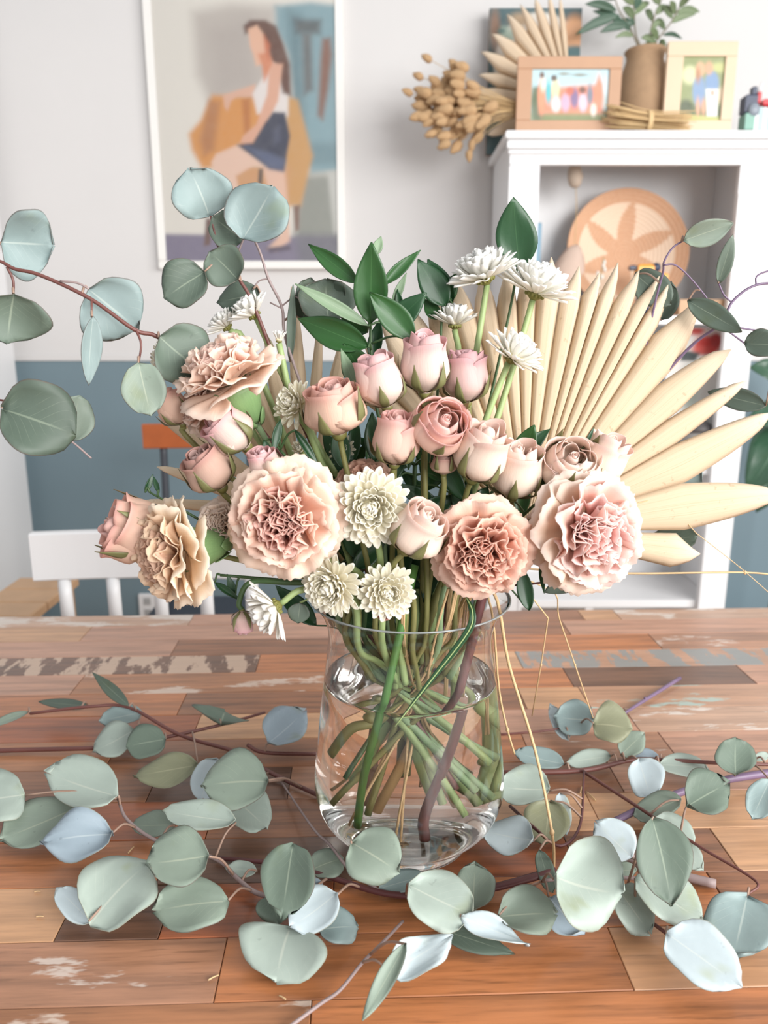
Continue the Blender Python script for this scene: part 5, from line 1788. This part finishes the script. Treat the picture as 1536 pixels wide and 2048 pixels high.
# eucalyptus in the vase
def vase_branch(label, stems, leaves, name='eucalyptus_spray', matl=None, cat='eucalyptus', kind='round', grp='eucalyptus stems in the bouquet', first_tail=True, neck=None):
    geos, paths = [], []
    for i, (pts, r0, r1, m) in enumerate(stems):
        P = [at(*q) for q in pts]
        if i == 0 and first_tail:
            P = P + stem_path(P[-1], Vector((0, 0, 1)), neck=neck)[2:]
        geos.append((P, r0, r1, m))
        paths.append(catmull(P, 6))
    rt = thing(name, geos[0][0][-1], label, cat, grp)
    for P, r0, r1, m in geos:
        part(rt, 'stem', tube(P, r0, r1, 7), m)
    for lf in leaves:
        bx, by, tx, ty, hw, c, Y = lf[:7]
        op = dict(lf[7]) if len(lf) > 7 else {}
        p0 = at(bx, by, Y)
        n = (CAM - p0).normalized()
        n = (n + Vector((op.pop('yaw', rnd.uniform(-.35, .35)), 0, op.pop('tip', rnd.uniform(-.25, .35))))).normalized()
        g = Geo()
        kd = op.pop('kind', kind)
        g.add(*leaf_sheet(bx, by, tx, ty, hw, p0, n, kd, op.pop('notch', rnd.choice([0.03, 0.06, 0.10]) if kd == 'round' else 0), op.pop('cup', rnd.uniform(.15, .45)), op.pop('bend', rnd.uniform(-.4, .4)), op.pop('wav', .08), ph=rnd.uniform(0, 6), asym=op.pop('asym', rnd.uniform(-.06, .06))))
        T = near_pt(paths, p0)
        if (T - p0).length > 0.002:
            g.add(*tube([p0, p0.lerp(T, 0.5) + Vector((0, 0, 0.004)), T], 0.0008, 0.0011, 5, 4), mi=1)
        part(rt, 'leaf', g, [EM[c] if c in EM else matl[c], M_PET if c in EM else M_STEMD])
    return rt


vase_branch('long eucalyptus stem arching out past the painting with big drooping leaves', [
    ([(-40, 800, .60), (-60, 700, .60), (-50, 560, .60), (-10, 522, .60), (30, 538, .60), (80, 550, .60), (180, 597, .605), (270, 660, .61), (318, 675, .62), (420, 745, .63), (540, 880, .635), (640, 1020, .64)], .0010, .0024, M_BR),
    ([(14, 534, .60), (26, 560, .60), (27, 588, .60)], .0011, .0009, M_BR), ([(120, 562, .60), (155, 566, .60), (178, 578, .60)], .0009, .0008, M_BRG),
    ([(183, 600, .603), (184, 634, .60)], .0009, .0008, M_BR), ([(272, 660, .61), (282, 688, .605), (277, 728, .605)], .0010, .0008, M_BR),
    ([(-40, 800, .60), (0, 800, .60), (22, 806, .60)], .0009, .0008, M_BR), ([(120, 866, .60), (150, 888, .60), (183, 917, .60)], .0008, .0008, M_BRG)], [
    (2, 484, 101, 490, 66, 't', .61, dict(notch=.06)), (27, 586, 14, 680, 68, 'n', .59), (177, 578, 268, 652, 64, 't', .61, dict(notch=.08)), (184, 632, 176, 765, 20, 't', .59, dict(kind='oval', yaw=.6)),
    (277, 727, 300, 826, 40, 'g', .595), (317, 675, 400, 742, 58, 'n', .615), (3, 816, 144, 866, 68, 'd', .59, dict(notch=.0)), (137, 880, 158, 794, 34, 'g', .61, dict(notch=0))])
vase_branch('eucalyptus stem with a cluster of round leaves before the painting', [
    ([(478, 558, .64), (502, 598, .64), (535, 680, .64), (600, 840, .64), (680, 1000, .64)], .0014, .0022, M_BR),
    ([(421, 432, .645), (433, 480, .645), (440, 500, .643), (478, 558, .64)], .0008, .0013, M_BR), ([(490, 470, .65), (475, 508, .645)], .0008, .0009, M_BRG),
    ([(508, 478, .66), (522, 510, .66), (537, 558, .66), (564, 615, .66), (572, 680, .66), (620, 820, .65)], .0010, .0014, M_BRG), ([(537, 557, .66), (518, 562, .66), (505, 580, .66)], .0007, .0006, M_BRG), ([(564, 612, .66), (588, 594, .66), (600, 600, .66)], .0007, .0006, M_BRG), ([(540, 605, .66), (566, 618, .66)], .0006, .0007, M_BRG)], [
    (421, 434, 384, 344, 55, 't', .645, dict(yaw=.3)), (487, 478, 545, 378, 60, 't', .635, dict(notch=.02)), (487, 480, 428, 436, 36, 'n', .655), (478, 560, 424, 506, 40, 'n', .635, dict(notch=.03)), (409, 543, 334, 592, 44, 'd', .63, dict(notch=.06)), (522, 588, 441, 602, 28, 'd', .66),
    (655, 642, 650, 562, 54, 'd', .665, dict(notch=.03)), (606, 640, 622, 560, 26, 'd', .67), (690, 600, 640, 590, 34, 'd', .672), (580, 724, 586, 575, 9, 'n', .66, dict(kind='oval'))])
vase_branch('wiry purple-grey eucalyptus stem in front of the bookcase', [
    ([(1580, 566, .70), (1512, 570, .70), (1466, 602, .70), (1440, 648, .70), (1372, 702, .715), (1240, 850, .725), (1100, 1000, .715), (960, 1120, .68)], .0010, .0022, M_BRP),
    ([(1512, 570, .70), (1516, 550, .70), (1560, 535, .70)], .0008, .0007, M_BRP), ([(1440, 648, .70), (1480, 656, .70), (1560, 668, .70)], .0009, .0008, M_BRP), ([(1440, 650, .70), (1488, 686, .70)], .0009, .0008, M_BRP),
    ([(1463, 604, .70), (1448, 590, .70), (1437, 566, .70)], .0008, .0007, M_BRP),
    ([(1367, 481, .705), (1345, 496, .705), (1328, 524, .705), (1326, 545, .71), (1312, 598, .715), (1290, 700, .72)], .0008, .0011, M_BRP), ([(1328, 530, .705), (1350, 530, .705), (1375, 550, .705), (1405, 585, .705), (1420, 606, .705)], .0008, .0007, M_BRP)], [
    (1367, 481, 1463, 447, 26, 'g', .70, dict(kind='oval', yaw=.2)), (1437, 567, 1465, 473, 15, 'n', .695, dict(kind='oval')), (1376, 602, 1480, 662, 25, 'd', .71, dict(notch=0, kind='oval')), (1489, 687, 1565, 690, 25, 'd', .70), (1270, 548, 1338, 606, 32, 'd', .735),
    (1322, 640, 1340, 570, 24, 'd', .735), (1532, 812, 1420, 785, 22, 'd', .73, dict(kind='oval'))])
vase_branch('eucalyptus stem with teal leaves showing through gaps in the palm fan', [
    ([(1310, 960, .735), (1220, 1010, .73), (1100, 1080, .70), (980, 1140, .67)], .0010, .0020, M_BR), ([(1300, 1092, .73), (1220, 1075, .72), (1120, 1085, .70)], .0009, .0011, M_BR), ([(1185, 1150, .62), (1120, 1160, .63), (1040, 1170, .64), (970, 1170, .645)], .0009, .0011, M_BR)], [
    (1300, 962, 1398, 930, 58, 't', .74), (1296, 1088, 1392, 1072, 24, 'd', .74, dict(notch=0)), (1186, 1150, 1092, 1182, 20, 'n', .62, dict(kind='oval')), (1140, 1175, 1190, 1142, 20, 'b', .63)])
vase_branch('small eucalyptus leaf hanging below the rim at the bouquet edge', [([(600, 1205, .60), (640, 1190, .60), (690, 1190, .61)], .0009, .0011, M_STEM)], [(600, 1206, 596, 1244, 20, 'n', .60)])

# ruscus: dark glossy pointed leaves
RM = {'R': leaf_mat('ruscus_leaf', (46, 92, 42), (80, 128, 72), (34, 66, 34), rough=0.42, parallel=True, coat=0.12, trans=0.1), 'S': leaf_mat('ruscus_dark_leaf', (34, 76, 42), (66, 106, 66), (26, 54, 30), rough=0.42, parallel=True, coat=0.12, trans=0.08),
      'P': leaf_mat('ruscus_pale_back', (128, 152, 120), (160, 176, 146), (90, 110, 84), rough=0.5, parallel=True)}
vase_branch('glossy dark ruscus sprig rising at the centre top of the bouquet', [
    ([(741, 640, .645), (742, 700, .64), (750, 800, .64), (790, 960, .64), (820, 1080, .64)], .0012, .0022, M_STEMD)], [
    (741, 646, 743, 490, 33, 'R', .635, dict(yaw=.0)), (716, 566, 620, 491, 18, 'R', .64), (765, 570, 838, 503, 12, 'R', .65), (748, 512, 762, 474, 10, 'P', .66), (738, 652, 596, 570, 13, 'P', .63, dict(yaw=.3)), (737, 694, 599, 638, 30, 'R', .625),
    (827, 678, 742, 588, 28, 'R', .625), (735, 665, 683, 632, 20, 'R', .66), (775, 660, 850, 588, 24, 'S', .655), (740, 770, 690, 690, 30, 'R', .62, dict(yaw=-.3)), (785, 610, 812, 548, 8, 'P', .67), (800, 620, 795, 580, 7, 'S', .67), (712, 780, 683, 700, 12, 'P', .615), (745, 720, 760, 640, 14, 'S', .65)],
    'ruscus_sprig', RM, 'ruscus', 'lance', 'ruscus sprigs in the bouquet')
vase_branch('dark ruscus sprig with three leaves behind the small flat chrysanthemum', [
    ([(885, 610, .68), (880, 700, .675), (870, 850, .66), (850, 1000, .65)], .0011, .002, M_STEMD)], [
    (892, 612, 838, 522, 28, 'S', .675), (905, 606, 857, 522, 22, 'S', .685), (880, 610, 912, 550, 18, 'R', .685), (878, 640, 850, 600, 14, 'R', .68)],
    'ruscus_sprig', RM, 'ruscus', 'lance', 'ruscus sprigs in the bouquet')
vase_branch('single tall dark ruscus leaf in front of the bookcase edge', [
    ([(1036, 528, .69), (1020, 620, .69), (980, 800, .675), (930, 1000, .66)], .0011, .002, M_STEMD)], [(1038, 535, 1026, 399, 40, 'S', .69, dict(yaw=.2))],
    'ruscus_sprig', RM, 'ruscus', 'lance', 'ruscus sprigs in the bouquet')
lv = []
for i in range(84):
    x, y = rnd.uniform(600, 1060), rnd.uniform(870, 1215)
    a = rnd.uniform(-1.1, 1.1)
    L = rnd.uniform(70, 120)
    lv.append((x, y + L * 0.5, x + L * math.sin(a), y + L * 0.5 - L * math.cos(a), rnd.uniform(13, 25), 'S' if rnd.random() < .8 else 'R', rnd.uniform(.612, .665)))
vase_branch('shadowed dark green foliage filling the heart of the bouquet', [([(830, 930, .64), (825, 1050, .64), (822, 1120, .64)], .002, .0022, M_STEMD), ([(700, 960, .65), (760, 1080, .645), (822, 1150, .64)], .0015, .002, M_STEMD), ([(1000, 960, .65), (920, 1080, .645), (822, 1150, .64)], .0015, .002, M_STEMD)], lv,
            'ruscus_sprig', RM, 'ruscus', 'lance', 'ruscus sprigs in the bouquet')
lv = []
for (x, y, tx, ty, w) in ((430, 1165, 480, 1200, 7), (290, 985, 306, 950, 6), (318, 985, 308, 955, 5), (1170, 892, 1188, 855, 4), (560, 840, 545, 905, 9), (528, 880, 545, 935, 9), (590, 860, 640, 940, 8), (1080, 1130, 1088, 1185, 5), (470, 1195, 455, 1150, 8), (600, 960, 560, 930, 10), (1085, 985, 1072, 950, 18), (1012, 1000, 1020, 960, 14), (960, 1000, 975, 975, 12)):
    lv.append((x, y, tx, ty, w, 'S', .60))
vase_branch('scattered small dark leaves and slim blades between the flowers', [([(560, 900, .61), (650, 1000, .62), (760, 1120, .63)], .0012, .002, M_STEMD), ([(1080, 1000, .61), (990, 1080, .62), (900, 1140, .63)], .0012, .002, M_STEMD), ([(440, 1150, .60), (560, 1160, .61), (700, 1170, .62)], .0012, .002, M_STEMD), ([(300, 985, .60), (400, 1040, .60), (560, 1140, .61)], .0008, .0015, M_STEMD)], lv, 'foliage_sprig', RM, 'foliage', 'lance', 'foliage sprigs in the bouquet')
# extra bare stems standing in the vase
ex = [('thick burgundy woody stem angled through the water', M_STEMR, .0040, [(980, 1130, .60), (905, 1430, .595), (845, 1600, .60)], (842, 1690, .60)),
      ('bright green stem reaching the vase floor in front', mat('bright_green_stem', (86, 132, 64), .45), .0034, [(830, 1130, .60), (770, 1400, .575), (730, 1550, .57)], (700, 1655, .575)),
      ('cut green stem pressed sideways against the glass', M_STEMROSE, .0042, [(900, 1130, .62), (790, 1400, .61), (720, 1450, .60)], (652, 1510, .600)),
      ('olive stem bent along the right side of the glass', M_STEM, .0040, [(830, 1130, .65), (900, 1380, .65), (950, 1470, .65)], (985, 1560, .645)),
      ('pale green stem standing at the back of the vase', mat('pale_green_stem', (172, 186, 130), .5), .0048, [(900, 1130, .66), (910, 1450, .665), (918, 1540, .665)], (930, 1640, .66)),
      ('brown shaded stem upright in the water', mat('brown_stem', (132, 108, 92), .5), .0036, [(800, 1130, .655), (775, 1450, .655), (770, 1560, .655)], (768, 1640, .655))]
for lab, m, r, pts, end in ex:
    P = [at(*q) for q in pts] + [at(*end)]
    for q in P:
        rr_ = math.hypot(q.x - VX, q.y - VY)
        lim = 0.055 if q.z < TZ + 0.06 else 0.064
        if rr_ > lim and q.z < TZ + 0.235:
            q.x, q.y = VX + (q.x - VX) * lim / rr_, VY + (q.y - VY) * lim / rr_
    P[-1].z = max(P[-1].z, TZ + 0.026)
    rt = thing('woody_cutting', P[-1], lab, 'stem', 'bare stems in the vase')
    part(rt, 'stem', tube(P, r, r, 9), m)
    part(rt, 'node', ellipsoid(P[1].lerp(P[2], 0.5), r * 1.25, r * 1.25, r * 1.3, 9, 6), m)
# slim blade hanging over the rim
P = [at(930, 1190, .56), at(945, 1225, .545), at(935, 1265, .541), at(870, 1350, .538), at(790, 1452, .530)]
rt = thing('bear_grass', P[0], 'dark green blade hanging in front of the glass vase', 'leaf')
rt['kind'] = 'thing'
part(rt, 'blade', lance(P, 0.0028, 14, 5, 0.0008), RM['S'])
part(rt, 'midrib', tube([p_ + Vector((0, -0.0006, 0)) for p_ in P], 0.0006, 0.0005, 5), M_STEM)
# dry grass stalks
M_HAY = mat('dry_hay', (204, 172, 128), 0.6, 0.2, 60)
for lab, pts, r in (
        ('thickest dry grass stalk slanting down beside the vase to the table', [(985, 1180, .60), (1018, 1330, .60), (1070, 1500, .585), (1104, 1665, .560), (1108, 1742, .567)], .0015),
        ('short dry grass stalk ending in a split tip beside the vase', [(975, 1190, .61), (998, 1380, .62), (1015, 1460, .62), (1029, 1508, .62)], .0011),
        ('dry grass stalk kinked sharply behind the vase', [(1030, 1150, .66), (1062, 1192, .67), (1096, 1236, .68), (1082, 1330, .70), (1064, 1432, .72)], .0008),
        ('thin dry grass stalk slanting to the round olive leaf', [(1100, 1180, .68), (1118, 1236, .70), (1150, 1330, .71), (1186, 1436, .72)], .0008),
        ('horizontal dry grass stalk poking out under the palm fan', [(1180, 1148, .66), (1300, 1147, .66), (1490, 1145, .66), (1580, 1154, .66)], .0010),
        ('very fine grass stalk crossing the bookcase foot', [(1300, 1000, .70), (1392, 1066, .70), (1480, 1135, .70), (1560, 1205, .70)], .0005)):
    P = [at(*q) for q in pts]
    for q in P:
        q.z = max(q.z, TZ + 0.003)
    nx = VX + max(-.05, min(.05, (P[0].x - VX) * .5))
    P = [Vector((nx, VY + .01, TZ + .10)), Vector((VX + (nx - VX) * 1.1, VY + .005, TZ + .242))] + P
    rt = thing('dried_grass', P[-1], lab, 'dried grass', 'dry grass stalks in the bouquet')
    rt['kind'] = 'thing'
    part(rt, 'stalk', tube(P[:2] + P[2:], r, r * .8, 6, smooth='kinked' not in lab), M_HAY)
    part(rt, 'joint', ellipsoid(P[-2], r * 1.5, r * 1.5, r * 2.0, 8, 6), M_HAY)
# dry grass straws inside the vase
for i in range(9):
    a = rnd.uniform(0, 6.28)
    b = a + math.pi + rnd.uniform(-.8, .8)
    P = [Vector((VX + .05 * math.cos(a), VY + .045 * math.sin(a), TZ + .25)), Vector((VX + .03 * math.cos(a), VY + .03 * math.sin(a), TZ + .19)), Vector((VX + .052 * math.cos(b), VY + .052 * math.sin(b), TZ + .036))]
    rt = thing('straw', P[-1], 'thin pale straw standing in the vase water', 'dried grass', 'thin straws in the vase')
    part(rt, 'stalk', tube(P, .0011, .0010, 6), M_HAY)
    part(rt, 'joint', ellipsoid(P[1], .0016, .0016, .002, 8, 6), M_HAY)
# crumbs of straw on the table
for i, (x, y, L, a) in enumerate(((625, 1890, .012, .2), (262, 1700, .009, 1.3), (427, 1955, .008, .6), (1162, 1580, .012, 1.2), (1182, 1592, .016, 1.9), (80, 1833, .006, .0), (75, 1783, .005, .1), (565, 1995, .006, 2.6))):
    c_ = tb(x, y, 0.0012)
    dv_ = Vector((math.cos(a), math.sin(a), 0)) * L / 2
    solo('straw_crumb', tube([c_ - dv_, c_ + Vector((0, 0, .0004)), c_ + dv_], .0007, .0005, 5), M_HAY, 'tiny straw crumb lying on the table planks', 'crumb', smooth=True, group='straw crumbs on the table')
